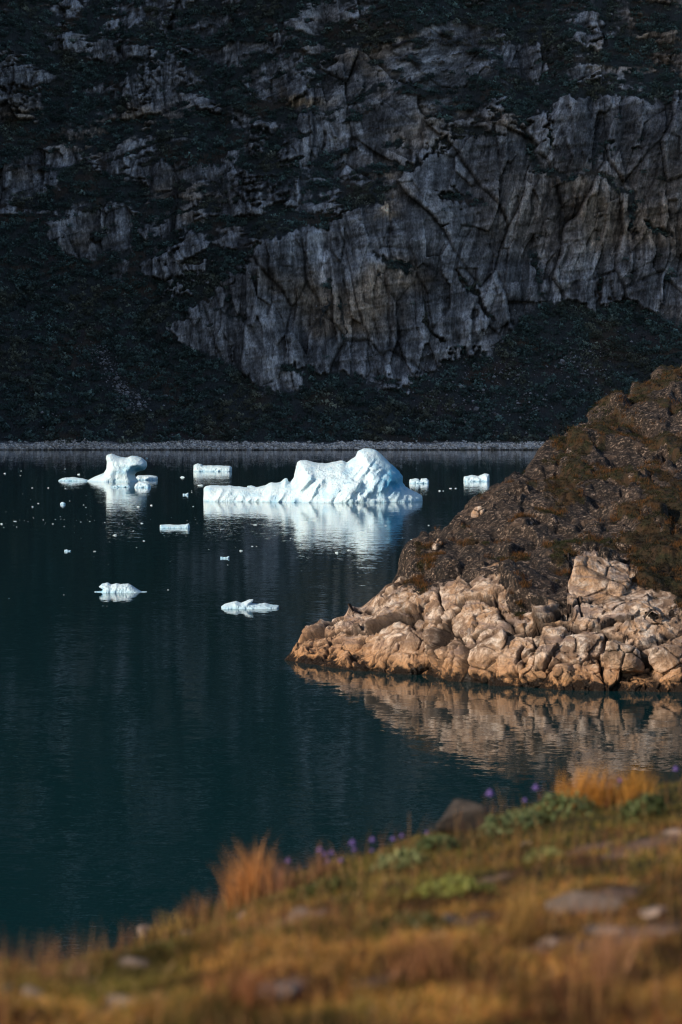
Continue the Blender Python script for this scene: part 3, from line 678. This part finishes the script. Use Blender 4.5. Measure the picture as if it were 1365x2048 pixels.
hillB = 1.1*fbm(X*.20, Y*.10, Z*.3, 3, 217)+.25*rg+.42*(n3_-.5)+.85*n4_-.22*(1-sm(0, .1, n2_-n1_))+.15*(o3_-.5)+.28*o4_-.08*(1-sm(0, .12, o2_-o1_))+.10*fbm(X*2.2, Y*.9, Z*2.2, 4, 219, .6)
far = np.clip(Y/110, 1, 2)
hillB = blur(blur(hillB, 2, 0), 2, 1)+.05*fbm(X*5, Y*2.5, Z*5, 3, 229)
disp = pale*hillA+(1-pale)*hillB*far*.70
# the long upright fissure in the pale rock, and a few slanting ones
fis = np.exp(-((PXg-(878+4*fbm(PYg*.02, 0*PYg, 0*PYg, 2, 3)))/2.6)**2)*sm(1175, 1195, PYg)*sm(1352, 1325, PYg)
for (xa, ya, xb, yb, wd) in [(800,1290,770,1340,2.2),(1045,1290,1030,1365,2.4),(1060,1370,1120,1300,2.2),(700,1330,730,1260,1.8),(1290,1240,1365,1262,2.4),(930,1280,905,1350,2),(1165,1230,1130,1110,2),(1210,1380,1195,1290,2.6),(640,1310,670,1260,1.6),(1000,1265,950,1300,1.8)]:
    ex, ey = xb-xa, yb-ya; t = np.clip(((PXg-xa)*ex+(PYg-ya)*ey)/(ex*ex+ey*ey), 0, 1)
    d = np.hypot(PXg-xa-t*ex+6*bn, PYg-ya-t*ey+6*bn); fis = np.maximum(fis, .8*np.exp(-(d/wd)**2))
disp = disp-.55*fis
edge = sm(0, 1, (PXg-560)/70)
disp = disp*(.25+.75*edge)*np.where(Z < 0, .4+.0*Z, 1)
dYr = blur(np.gradient(Y, axis=0), 4, 0); wf = sm(.035, .11, dYr)*pale; disp = disp*(1-wf)+wf*blur(blur(disp, 6, 0), 5, 1)
disp = disp-.15*sm(.8, 0, Z)*pale
V = V0+Nn*disp[..., None]
sl_ = gridnormals(V, nr, nc)[..., 2]; slb = blur(blur(sl_, 3, 0), 3, 1)
vegn = fbm(X*.35, Y*.15, Z*.5, 4, 221)
veg = (1-pale)*np.clip(sm(.08, .42, fbm(X*.35+Z*.4, Y*.10, Z*.9-X*.2, 5, 227, .6)+.45*(slb-.72)+.22*sm(1100, 1300, PXg)-.02)+.9*np.exp(-((PXg-1330)/70)**2-((PYg-1120)/75)**2)+.5*np.exp(-((PXg-1240)/90)**2-((PYg-850)/40)**2), 0, 1)
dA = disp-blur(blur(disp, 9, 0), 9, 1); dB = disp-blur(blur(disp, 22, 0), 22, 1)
rec = np.clip(-2.6*dA-1.3*dB-.10, 0, .8)  # shade painted into the hollows of the displaced rock
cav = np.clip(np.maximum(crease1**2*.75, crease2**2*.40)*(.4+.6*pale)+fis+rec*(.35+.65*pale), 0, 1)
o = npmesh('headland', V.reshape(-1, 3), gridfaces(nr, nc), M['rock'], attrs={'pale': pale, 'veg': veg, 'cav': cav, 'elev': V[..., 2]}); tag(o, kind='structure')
HPX, HPY = to_px(V[..., 0], V[..., 1], V[..., 2]); HV = V; HVEG = veg
def hl_at(px, py):
    r = np.abs(HPX[:NR]-px)*1.0+np.abs(HPY[:NR]-py); i = np.unravel_index(np.argmin(r), r.shape); return HV[i]
log('headland', nr*nc)
def rockbody(name, px, py, half, label, seed, nplane=9, paleness=1, rot=0, sharp=.05, sink=.25, res=.05):
    c = hl_at(px, py); r = np.random.default_rng(seed); hx, hy, hz_ = half
    gx = np.arange(-hx*1.25, hx*1.25, res); gy = np.arange(-hy*1.25, hy*1.25, res); gz = np.arange(-hz_*1.25, hz_*1.25, res)
    A, B, C_ = np.meshgrid(gx, gy, gz, indexing='ij')
    F = np.full(A.shape, -9., F32)
    pl = [(0, 0, 1), (0, 0, -1), (1, 0, 0), (-1, 0, 0), (0, -1, 0), (0, 1, 0)]+[tuple(v) for v in r.normal(size=(nplane, 3))]
    for k, n in enumerate(pl):
        n = np.array(n, float)+(r.normal(size=3)*.22 if k < 6 else 0); n /= np.linalg.norm(n)
        h_ = (.95 if k < 6 else r.uniform(.85, 1.1))
        d = (n[0]*A/hx+n[1]*B/hy+n[2]*C_/hz_-h_)*min(half)
        mx = np.maximum(F, d); F = mx+sharp*np.log(np.exp((F-mx)/sharp)+np.exp((d-mx)/sharp))
    F = F+.10*fbm(A*1.6+seed, B*1.6, C_*1.6, 4, seed)*min(1, min(half))+.03*ridged(A*4, B*4, C_*4, 2, seed+3)
    v1_, v2_, _ = voronoi(A*.9/min(1.5, max(half))+seed, B*.9/min(1.5, max(half)), C_*.9/min(1.5, max(half)), seed); F = F+.10*(1-sm(0, .08, v2_-v1_))
    Vv, Fc = surface_nets(F, (gx[0], gy[0], gz[0]), res)
    ca, sa = math.cos(rot), math.sin(rot); Vr = Vv.copy(); Vr[:, 0] = Vv[:, 0]*ca+Vv[:, 2]*sa; Vr[:, 2] = -Vv[:, 0]*sa+Vv[:, 2]*ca
    loc = np.array([c[0], c[1]+hy*.3, c[2]-hz_*sink])
    n = len(Vr); w1, w2, _ = voronoi(Vv[:, 0]*.9/min(1.5, max(half))+seed, Vv[:, 1]*.9/min(1.5, max(half)), Vv[:, 2]*.9/min(1.5, max(half)), seed)
    o = npmesh(name, Vr, Fc, M['rock'], attrs={'pale': np.full(n, paleness), 'veg': np.zeros(n), 'cav': (1-sm(0, .07, w2-w1))*.8, 'elev': Vr[:, 2]+loc[2]})
    o.location = loc; tag(o, label, 'rock', 'rocks on the headland'); return o
RB = [
 (957, 1030, (.42, .5, .58), 'small upright square pale block on the skyline edge of the headland slope', 401, .75, -.1),
 (1195, 1172, (1.35, 1.2, 1.25), 'big blocky pale crag standing above the boulders at the foot of the headland', 403, .80, .1),
 (870, 1095, (.28, .5, .75), 'tall leaning pale slab on the lower skyline of the headland', 405, .6, .5),
 (1160, 1290, (1.15, .9, .62), 'wide cream boulder in the middle of the rocky foot of the headland', 407, 1, -.25),
 (1080, 1345, (.75, .7, .55), 'brown rounded boulder at the waterline with a dark joint on its right', 409, 1, -.3),
 (985, 1305, (1.0, .8, .85), 'tall ochre boulder with a sloping left side at the waterline', 411, 1, -.5),
 (1250, 1310, (.85, .7, .6), 'rounded ochre boulder hanging over the dark gap at the waterline', 413, 1, .1),
 (1335, 1310, (.85, .7, .6), 'layered cream boulder at the right edge of the picture above the water', 415, 1, -.15),
 (835, 1290, (.75, .7, .85), 'brown faceted boulder just left of the long upright fissure', 417, .95, .1),
 (1060, 1240, (.7, .6, .42), 'grey lichen spotted boulder below the dark slope of the headland', 419, .7, -.2),
 (1260, 1215, (1.0, .8, .5), 'low grey and cream boulder under the dark green bushes of the headland', 421, .75, -.1),
 (1255, 1096, (.7, .6, .30), 'pale lichen covered outcrop above the big blocky crag', 423, .42, .2),
 (1130, 1340, (.55, .5, .42), 'squat brown boulder at the water edge between two larger ones', 425, 1, .1),
 (720, 1290, (.9, .7, .5), 'low brown boulder near the tip of the headland', 427, 1, -.25),
 (1180, 1250, (.5, .45, .32), 'small cream boulder resting above the wide cream one', 429, .9, -.1),
]
for px, py, hf, lab, sdd, pn, rt in RB: rockbody('rock', px, py, hf, lab, sdd, paleness=pn, rot=rt)
log('rocks')
# heath: low plants on the slope
fl = ((HVEG > .35) & (HPX < 1400)); fl[NR+25:] = False
ii = np.argwhere(fl); wgt = np.ones(len(ii)); ii = ii[rng.choice(len(ii), min(5500, len(ii)), replace=False)]
P = HV[ii[:, 0], ii[:, 1]]; vv_ = HVEG[ii[:, 0], ii[:, 1]]
pr = [clump(26, 1, .8, 30+k, .30) for k in range(6)]
Vv, sh, src = scatter(pr, P, rng.uniform(.05, .17, len(P))*(P[:, 1]/110), 5)
dark = np.exp(-((HPX[ii[:, 0], ii[:, 1]]-1330)/80)**2-((HPY[ii[:, 0], ii[:, 1]]-1110)/90)**2)
mixv = sm(-.2, .4, fbm(P[:, 0]*.5, P[:, 1]*.3, P[:, 2]*.5, 3, 81))[:, None]
bc = (np.array([.020, .022, .007])*(1-mixv)+np.array([.040, .024, .010])*mixv)*rng.uniform(.5, 1.3, (len(P), 1))*(1-.6*dark[:, None])
npmesh('heather', Vv, np.arange(len(Vv)).reshape(-1, 3), M['shrub'], cols={'col': bc[src]*sh[:, None]}, smooth=False)
tag(bpy.data.objects['heather'], 'dark brown and olive heath growing over the slope of the headland', 'heath', kind='stuff')
def blades(P, hgt, wid, lean, colr, seed=0, seg=3, lean_dir=None, curve=1.0):
    """triangle strips, tapering and bending"""
    r = np.random.default_rng(seed); n = len(P); th = r.uniform(0, 2*math.pi, n)
    side = np.stack([np.cos(th), np.sin(th), 0*th], 1); ld = r.uniform(0, 2*math.pi, n)
    ldv = np.stack([np.cos(ld), np.sin(ld), 0*ld], 1)*lean[:, None]
    if lean_dir is not None: ldv = ldv+np.array(lean_dir)[None]
    V = np.zeros((n, 2*seg+1, 3)); 
    for k in range(seg+1):
        t = k/seg; c = P+np.stack([0*hgt, 0*hgt, hgt*(t-.12*t*t*np.linalg.norm(ldv, axis=1))], 1)+ldv*hgt[:, None]*(t**(1+curve))
        w_ = wid*(1-t**1.5)*.5
        if k < seg: V[:, 2*k] = c-side*w_[:, None]; V[:, 2*k+1] = c+side*w_[:, None]
        else: V[:, 2*seg] = c
    f = []
    for k in range(seg-1): f += [(2*k, 2*k+1, 2*k+3), (2*k, 2*k+3, 2*k+2)]
    f.append((2*seg-2, 2*seg-1, 2*seg))
    f = np.array(f)[None]+(np.arange(n)*(2*seg+1))[:, None, None]
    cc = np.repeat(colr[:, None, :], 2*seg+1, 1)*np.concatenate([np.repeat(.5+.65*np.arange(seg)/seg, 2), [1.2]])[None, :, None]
    return V.reshape(-1, 3), f.reshape(-1, 3), cc.reshape(-1, 3)
fl = ((HVEG > .2) & (HVEG < .95) & (HPX < 1400) & (fbm(HV[..., 0]*.8, HV[..., 1]*.5, HV[..., 2], 3, 91) > .05)); fl[NR+30:] = False
ii = np.argwhere(fl); cl = ii[rng.choice(len(ii), 900, replace=False)]
Pc = HV[cl[:, 0], cl[:, 1]]; P = np.repeat(Pc, 16, 0)+rng.normal(size=(len(Pc)*16, 3))*np.array([.10, .12, .02])
cb = np.array([.20, .09, .028])*rng.uniform(.5, 1.3, (len(P), 1))
Vv, Ff, cc = blades(P, rng.uniform(.10, .28, len(P)), np.full(len(P), .018), np.full(len(P), .5), cb, 3, 2)
npmesh('dry_grass', Vv, Ff, M['grass'], cols={'col': cc}, smooth=False)
tag(bpy.data.objects['dry_grass'], 'rust coloured dry grass on the ledges of the headland', 'grass', kind='stuff')
log('heath')

# ------------------------------------------------------------------ foreground slope
ED = [(-900,1990),(0,1975),(130,1956),(270,1914),(440,1838),(560,1778),(700,1728),(800,1700),(900,1672),(1000,1650),(1100,1615),(1200,1600),(1365,1570),(2300,1480)]
YE = [(-900,8.6),(0,9.6),(600,11.2),(1000,12.6),(1365,14),(2300,17)]
def gz(x, y):
    x = np.asarray(x, float); y = np.asarray(y, float)
    px = np.clip(CX+FPX*x/np.maximum(y, 3.5), -900, 2300); ye = itp(px, YE); ze = H-(itp(px, ED)-HZ)/FPX*ye
    t = np.clip((y-6)/(ye-6), -1, 1); z = 9.60+(ze-9.60)*np.where(t > 0, t**1.25, .0)+np.where(y < 6, (6-y)*.03, 0)
    o_ = np.clip(y-ye, 0, None); z = z-(.10*o_+.07*o_**2)
    b = .07*fbm(x*.9, y*.9, 0*x, 3, 301)+.03*fbm(x*3, y*3, 0*x, 3, 303)
    return np.maximum(z+b, -2.)
gxp = np.linspace(-3400, 5200, 900); gyr = np.concatenate([np.linspace(-1.5, 4, 30), np.linspace(4.05, 15, 330), np.linspace(15.1, 32, 70)])
PXf, Yf = np.meshgrid(gxp, gyr); Xf = (PXf-CX)/FPX*np.maximum(Yf, 3.5)*np.where(Yf < 3.5, 1+.6*(3.5-Yf), 1)
Zf = gz(Xf, Yf)
def turf_mix(x, y):
    n1 = fbm(x*1.1, y*1.1, 0*x, 4, 311); n2 = fbm(x*2.6, y*2.0, 0*x+4, 3, 313)
    px = CX+FPX*x/np.maximum(y, 3.5); ye = itp(np.clip(px, -900, 2300), YE); t = np.clip((y-5.6)/(ye-5.6), 0, 1)
    g = sm(-.25, .35, n1+.12+.8*(t-.45)+.3*sm(500, 0, px)-.25*sm(1000, 1350, px)*(1-t)); r_ = sm(.0, .45, n2-.5*(t-.4))
    return g, r_, t
g, r_, t_ = turf_mix(Xf, Yf)
c_gr = np.array([.050, .045, .012]); c_br = np.array([.085, .040, .018]); c_rd = np.array([.10, .038, .020])
cg = c_br*(1-g[..., None])+c_gr*g[..., None]; cg = cg*(1-.5*r_[..., None])+c_rd*.5*r_[..., None]
BARE = [(1290, 1690, 90, 16), (1170, 1700, 60, 10), (1200, 1800, 100, 22), (1240, 1880, 110, 26), (600, 1835, 60, 12), (560, 1990, 50, 30), (260, 2010, 90, 22), (905, 1858, 70, 16), (280, 1905, 80, 14), (60, 1940, 60, 10), (1100, 1890, 70, 16), (760, 1960, 60, 14), (980, 1760, 50, 8)]
def bare(x, y):
    qx_ = CX+FPX*x/np.maximum(y, 3.5); qy_ = HZ-FPX*(gz(x, y)-H)/np.maximum(y, 3.5); n = fbm(x*3, y*3, 0*x, 3, 341); b = 0*x
    for a_, b_, c_, d_ in BARE: b = np.maximum(b, np.exp(-((qx_-a_-.5*(qy_-b_)*-1)/c_)**2-((qy_-b_+.25*(qx_-a_))/d_)**2))
    return sm(.35, .7, b+.35*n)
bq_ = 0*Xf
def late_ground():
    global cg
    b = bare(Xf, Yf)[..., None]*(Yf > 3.6)[..., None]; cg = cg*(1-b)+np.array([.42, .26, .19])*(.7+.5*fbm(Xf*9, Yf*9, 0*Xf, 3, 343))[..., None]*b
late_ground()
o = npmesh('ground', np.stack([Xf, Yf, Zf], 2).reshape(-1, 3), gridfaces(*Xf.shape), M['soil'], cols={'col': cg.reshape(-1, 3)*.55}); tag(o, kind='structure')
def fg_pt(px, py, lift=0):
    """point of the slope seen at this pixel"""
    ys = np.linspace(4.5, 17, 900); xs_ = (px-CX)/FPX*ys; z = gz(xs_, ys); p = HZ-FPX*(z-H)/ys
    i = np.nonzero(p <= py)[0]; i = i[0] if len(i) else int(np.argmin(p)); return np.array([xs_[i], ys[i], z[i]])
# turf blades
N = 215000
ux = np.concatenate([rng.uniform(-120, 1490, 120000), rng.uniform(-1300, -120, 35000), rng.uniform(1490, 3400, 60000)]); ye = itp(ux, YE); ed = itp(ux, ED); v_ = rng.random(N); upy = ed+(2160-ed)*v_
y = 1/((1-v_)/ (ye+.7)+v_/4.9); x = (ux-CX)/FPX*y
P = np.stack([x, y, gz(x, y)-.01], 1); g, r_, t_ = turf_mix(x, y)
u = rng.random(N)
pal_o = np.array([.74, .36, .09]); pal_g = np.array([.25, .20, .040]); pal_r = np.array([.30, .10, .042]); pal_s = np.array([.62, .40, .18])
cb = np.where((u < .36+.62*g)[:, None], pal_g, pal_o); cb = np.where((rng.random(N) < .6*r_*(1-.7*g))[:, None], pal_r, cb); cb = np.where((rng.random(N) < .09)[:, None], pal_s, cb)
cb = cb*(rng.uniform(.5, 1.2, N)*(.25+1.1*sm(-.35, .45, fbm(x*2.2, y*1.8, 0*x, 4, 317))))[:, None]
kb = rng.random(N) > .88*bare(x, y)
hh = rng.uniform(.018, .055, N)*(1+.7*sm(.1, .5, fbm(x*1.5, y*1.5, 0*x, 3, 321)))
N = int(kb.sum()); P, hh, cb = P[kb], hh[kb], cb[kb]
Vv, Ff, cc = blades(P, hh, rng.uniform(.003, .006, N), rng.uniform(.2, .9, N), cb, 11, 2, (.12, .0, 0))
npmesh('grass', Vv, Ff, M['grass'], cols={'col': cc}, smooth=False)
tag(bpy.data.objects['grass'], 'ochre and olive autumn grass covering the near slope, out of focus', 'grass', kind='stuff')
# tall thin stems
N = 5200
ux = rng.uniform(-80, 1450, N); ye = itp(ux, YE); v_ = rng.random(N)**1.3; y = 1/((1-v_)/(ye+.2)+v_/4.6); x = (ux-CX)/FPX*y
k = fbm(x*1.2, y*1.2, 0*x, 3, 331) > -.05; x, y = x[k], y[k]; n = len(x)
P = np.stack([x, y, gz(x, y)], 1); cb = np.where((rng.random(n) < .5)[:, None], np.array([.55, .30, .11]), np.array([.40, .16, .07]))*rng.uniform(.6, 1.2, (n, 1))
Vv, Ff, cc = blades(P, rng.uniform(.07, .19, n), np.full(n, .003), rng.uniform(.1, .45, n), cb, 13, 3)
npmesh('grass', Vv, Ff, M['grass'], cols={'col': cc}, smooth=False); tag(bpy.data.objects['grass.001'], 'thin dry seed stems rising from the near turf', 'grass', kind='stuff')
# tussocks of tall orange grass
TUF = [(500, 1800, 135, 50, 260, (.75, .34, .11), 'orange tussock of tall dry grass on the left rim of the near slope'),
 (1165, 1618, 105, 60, 330, (.66, .30, .055), 'large orange tussock of tall grass on the right rim of the near slope, left half'),
 (1265, 1606, 90, 42, 200, (.70, .34, .06), 'yellow orange tussock of tall grass on the right rim, right of the large one'),
 (560, 1785, 90, 36, 90, (.42, .20, .11), 'thin pinkish tussock of grass right of the left orange one'),
 (640, 1755, 75, 46, 90, (.34, .17, .09), 'sparse reddish grass tussock among the purple flowers'),
 (155, 1962, 66, 24, 70, (.42, .24, .13), 'small straw coloured tussock near the left edge on the rim'),
 (95, 1968, 50, 18, 40, (.36, .17, .09), 'smallest brown tussock at the far left of the rim'),
 (385, 1825, 62, 36, 60, (.36, .18, .08), 'wispy brown tussock left of the orange tussock'),
 (1050, 1880, 150, 50, 110, (.42, .24, .07), 'tall straw tussock standing in the middle right of the near slope'),
 (1215, 1960, 150, 55, 130, (.44, .22, .11), 'pale brown tussock low in the right of the near slope'),
 (745, 1800, 70, 20, 30, (.45, .30, .08), 'thin yellowish tussock in the middle of the near slope'),
 (850, 1960, 120, 80, 130, (.46, .21, .09), 'broad rust coloured tussock at the bottom of the picture'),
 (500, 2010, 110, 90, 130, (.42, .17, .07), 'broad reddish tussock at the bottom left of the picture'),
 (330, 1870, 52, 60, 90, (.50, .32, .08), 'low yellow tussock on the left rim of the near slope')]
for i, (px, py, hp, wp, n, c, lab) in enumerate(TUF):
    c0 = fg_pt(px, py); m = c0[1]/FPX
    off = np.clip(rng.normal(size=(n, 2)), -1.6, 1.6)*np.array([wp*m*.55, .06]); P = np.stack([off[:, 0], off[:, 1], gz(c0[0]+off[:, 0], c0[1]+off[:, 1])-c0[2]-.01], 1)
    hh = hp*m*rng.uniform(.45, 1.1, n)*(1-.25*np.abs(off[:, 0])/(wp*m)); cb = np.array(c)*rng.uniform(.55, 1.25, (n, 1))
    Vv, Ff, cc = blades(P, np.clip(hh, .03, 1), np.full(n, .0048), rng.uniform(.1, .55, n), cb, 50+i, 3, (.18 if px > 1000 else -.10, 0, 0))
    o = npmesh('grass_tuft', Vv, Ff, M['grass'], cols={'col': cc}, smooth=False); o.location = c0; tag(o, lab, 'grass tuft', 'tussocks on the near slope')
# leafy dwarf shrubs
SHB = [(1020, 1662, 70, 34, 'grey green dwarf willow right of the dark stone on the rim', (.12, .15, .065)), (1130, 1640, 75, 44, 'grey green dwarf willow below the large orange tussock', (.12, .15, .06)),
 (800, 1735, 60, 26, 'pale green dwarf willow left of the dark stone on the rim', (.22, .24, .10)), (1285, 1630, 50, 34, 'dark green dwarf willow under the yellow orange tussock', (.09, .11, .04)),
 (870, 1700, 45, 22, 'small green dwarf willow directly in front of the dark stone', (.10, .13, .05)), (905, 1775, 95, 14, 'low yellow green cushion plant in the middle of the near slope', (.26, .27, .07)),
 (1085, 1720, 40, 16, 'small pale green plant on the upper right of the near slope', (.20, .20, .07)), (640, 1790, 70, 22, 'olive green cushion plant below the purple flowers', (.10, .10, .03)),
 (300, 1915, 60, 16, 'low olive plant beside the pale stones on the left', (.12, .11, .03)), (820, 1860, 90, 24, 'dark olive cushion plant in the middle of the near slope', (.07, .065, .02))]
for i, (px, py, wp, hp, lab, c) in enumerate(SHB):
    c0 = fg_pt(px, py); m = c0[1]/FPX; root = empty('dwarf_shrub', c0); tag(root, lab, 'dwarf shrub', 'dwarf shrubs on the near slope')
    nl = 420; r = np.random.default_rng(500+i)
    d = r.normal(size=(nl, 3)); d /= np.linalg.norm(d, axis=1)[:, None]; d *= r.uniform(.4, 1, (nl, 1))**.5; d[:, 2] = np.abs(d[:, 2])
    c_ = d*np.array([wp*m, .13, hp*m*1.25]); c_[:, 2] += gz(c0[0]+c_[:, 0], c0[1]+c_[:, 1])-c0[2]
    a = r.normal(size=(nl, 3)); a /= np.linalg.norm(a, axis=1)[:, None]; b = np.cross(a, r.normal(size=(nl, 3))); b /= np.linalg.norm(b, axis=1)[:, None]; s = r.uniform(.008, .015, (nl, 1))
    V = np.stack([c_-a*s*1.6, c_+b*s*.7, c_+a*s*1.6, c_-b*s*.7], 1).reshape(-1, 3)
    lc = np.repeat(np.array(c)*r.uniform(.45, 1.5, (nl, 1)), 4, 0)
    npmesh('foliage', V, np.arange(len(V)).reshape(-1, 4), M['leaf'], cols={'col': lc}, smooth=False, parent=root)
    nb = 26; bp = c_[:nb]*np.array([.35, .35, 0])+np.array([0, 0, -.01]); Vv, Ff, cc = blades(bp, np.clip(c_[:nb, 2], .03, 1), np.full(nb, .005), np.full(nb, .5), np.tile([.08, .05, .03], (nb, 1)), 600+i, 3)
    npmesh('stem', Vv, Ff, M['leaf'], cols={'col': cc}, smooth=False, parent=root)
# harebells
def tube(p, r, k=6):
    p = np.array(p, float); V = []; a = np.linspace(0, 2*math.pi, k, endpoint=False)
    for i, q in enumerate(p): V.append(np.stack([q[0]+r[i]*np.cos(a), q[1]+r[i]*np.sin(a), np.full(k, q[2])], 1))
    V = np.concatenate(V); f = [(i*k+j, i*k+(j+1) % k, (i+1)*k+(j+1) % k, (i+1)*k+j) for i in range(len(p)-1) for j in range(k)]
    return V, np.array(f)
sv, sf = tube([(0, 0, 0), (.004, 0, .06), (.012, 0, .12), (.022, 0, .155), (.032, 0, .165)], [.0014, .0012, .001, .0009, .0008])
a = np.linspace(0, 2*math.pi, 20, endpoint=False); rings = []
for t in np.linspace(0, 1, 7):
    rr = .004+.011*math.sin(min(t*1.5, 1.2)); rr = rr+(.006*t**3)*(1+.0*t); rad = rr*(1+(.22*t**2)*np.cos(5*a)); z = -.022*t-.004*t**2*np.cos(5*a)
    rings.append(np.stack([rad*np.cos(a), rad*np.sin(a), z], 1))
cv = np.concatenate(rings)+np.array([.034, 0, .166]); cf = np.array([(i*20+j, i*20+(j+1) % 20, (i+1)*20+(j+1) % 20, (i+1)*20+j) for i in range(6) for j in range(20)])
FLO = [(660,1700,1745,1.2),(677,1693,1745,1.3),(672,1712,1750,1.3),(690,1712,1748,1.1),(712,1672,1738,1.1),(728,1688,1735,1),(747,1670,1728,.9),(760,1690,1725,1),(640,1690,1750,.8),(815,1663,1706,1),(655,1722,1752,1.1),(700,1722,1745,1.1),(975,1575,1655,1),(1083,1563,1630,1.1),(1055,1592,1636,.9),(1355,1530,1588,1.1),(1240,1552,1604,.9),(580,1712,1765,.7),(870,1655,1690,.7),(787,1668,1715,.9)]
first = None
for i, (px, py, pb, s) in enumerate(FLO):
    c0 = fg_pt(px-10, pb); m = c0[1]/FPX; hgt = (pb-py)*m; c0[2] = H-(pb-HZ)/FPX*c0[1]-.02
    if first is None:
        root = empty('harebell', c0); st = npmesh('stem', sv, sf, M['leaf'], cols={'col': np.tile([.10, .09, .04], (len(sv), 1))}, parent=root)
        co = npmesh('blossom', cv, cf, M['petal'], cols={'col': np.tile([.17, .11, .34], (len(cv), 1))}, parent=root); first = (root, st, co)
    else:
        root = first[0].copy(); COL.objects.link(root)
        for q in first[1:]: q2 = q.copy(); COL.objects.link(q2); q2.parent = root
        root.location = c0
    k = max(hgt/.155, .5); root.scale = (k*.9, k*.9, k); root.rotation_euler = (0, 0, rng.uniform(0, 6.28))
    lab = {9: 'purple harebell between the flower cluster and the dark stone', 12: 'purple harebell standing above the dark stone on the rim', 13: 'purple harebell left of the large orange tussock, over the water', 14: 'low purple harebell left of the large orange tussock',
           15: 'purple harebell at the right edge of the picture', 16: 'purple harebell among the yellow orange tussock', 17: 'small purple harebell behind the left orange tussock', 18: 'small purple harebell just left of the dark stone'}.get(i, 'purple harebell in the cluster on the middle of the rim')
    tag(root, lab, 'flower', 'purple harebells on the rim of the near slope')
# stones in the turf
STN = [(922,1665,62,40,'darkstone','large rounded dark grey stone on the rim of the near slope'),(275,1935,42,16,'fstone','pale grey stone left of centre on the left part of the slope'),(62,1992,28,13,'fstone','pale stone near the left edge of the slope'),
 (15,1990,24,13,'darkstone','dark stone cut by the left edge of the picture'),(188,1968,15,8,'fstone','small pale stone between the two left stones'),(290,1862,24,16,'fstone','pinkish stone on the left rim beside low grass'),(905,1852,36,16,'fstone','grey stone in the middle of the near slope'),
 (600,1828,34,12,'fstone','flat grey stone under the orange tussock'),(485,1835,18,9,'fstone','small grey stone just below the orange tussock'),(1052,1690,17,7,'fstone','small pale stone on the upper right of the slope'),(1340,1668,34,8,'fstone','pale flat rock at the right edge of the slope'),
 (1170,1820,85,30,'fstone','broad brown rock slab on the right of the near slope'),(1215,1870,70,18,'fstone','long pale rock ledge on the right of the near slope'),(1095,1888,24,12,'fstone','pale stone left of the long rock ledge'),
 (560,1995,46,28,'fstone','rounded brown stone with a pale top at the bottom of the slope'),(1310,1830,40,12,'fstone','pale rock at the right side of the slope'),(250,2010,50,14,'fstone','flat pinkish stone at the bottom left of the slope'),(380,1870,20,8,'fstone','small flat stone right of the pinkish one')]
for i, (px, py, wp, hp, mt, lab) in enumerate(STN):
    c0 = fg_pt(px, py); m = c0[1]/FPX; v, f = stone_proto(700+i, 4, (1, 1, 1)); v = v*np.array([wp*m, max(wp*m*.6, .06), hp*m*1.25])
    o = npmesh('stone', v, f, M[mt]); o.location = (c0[0], c0[1], c0[2]+hp*m*(.85 if i == 0 else .2)); tag(o, lab, 'stone', 'stones in the near turf')
log('done')
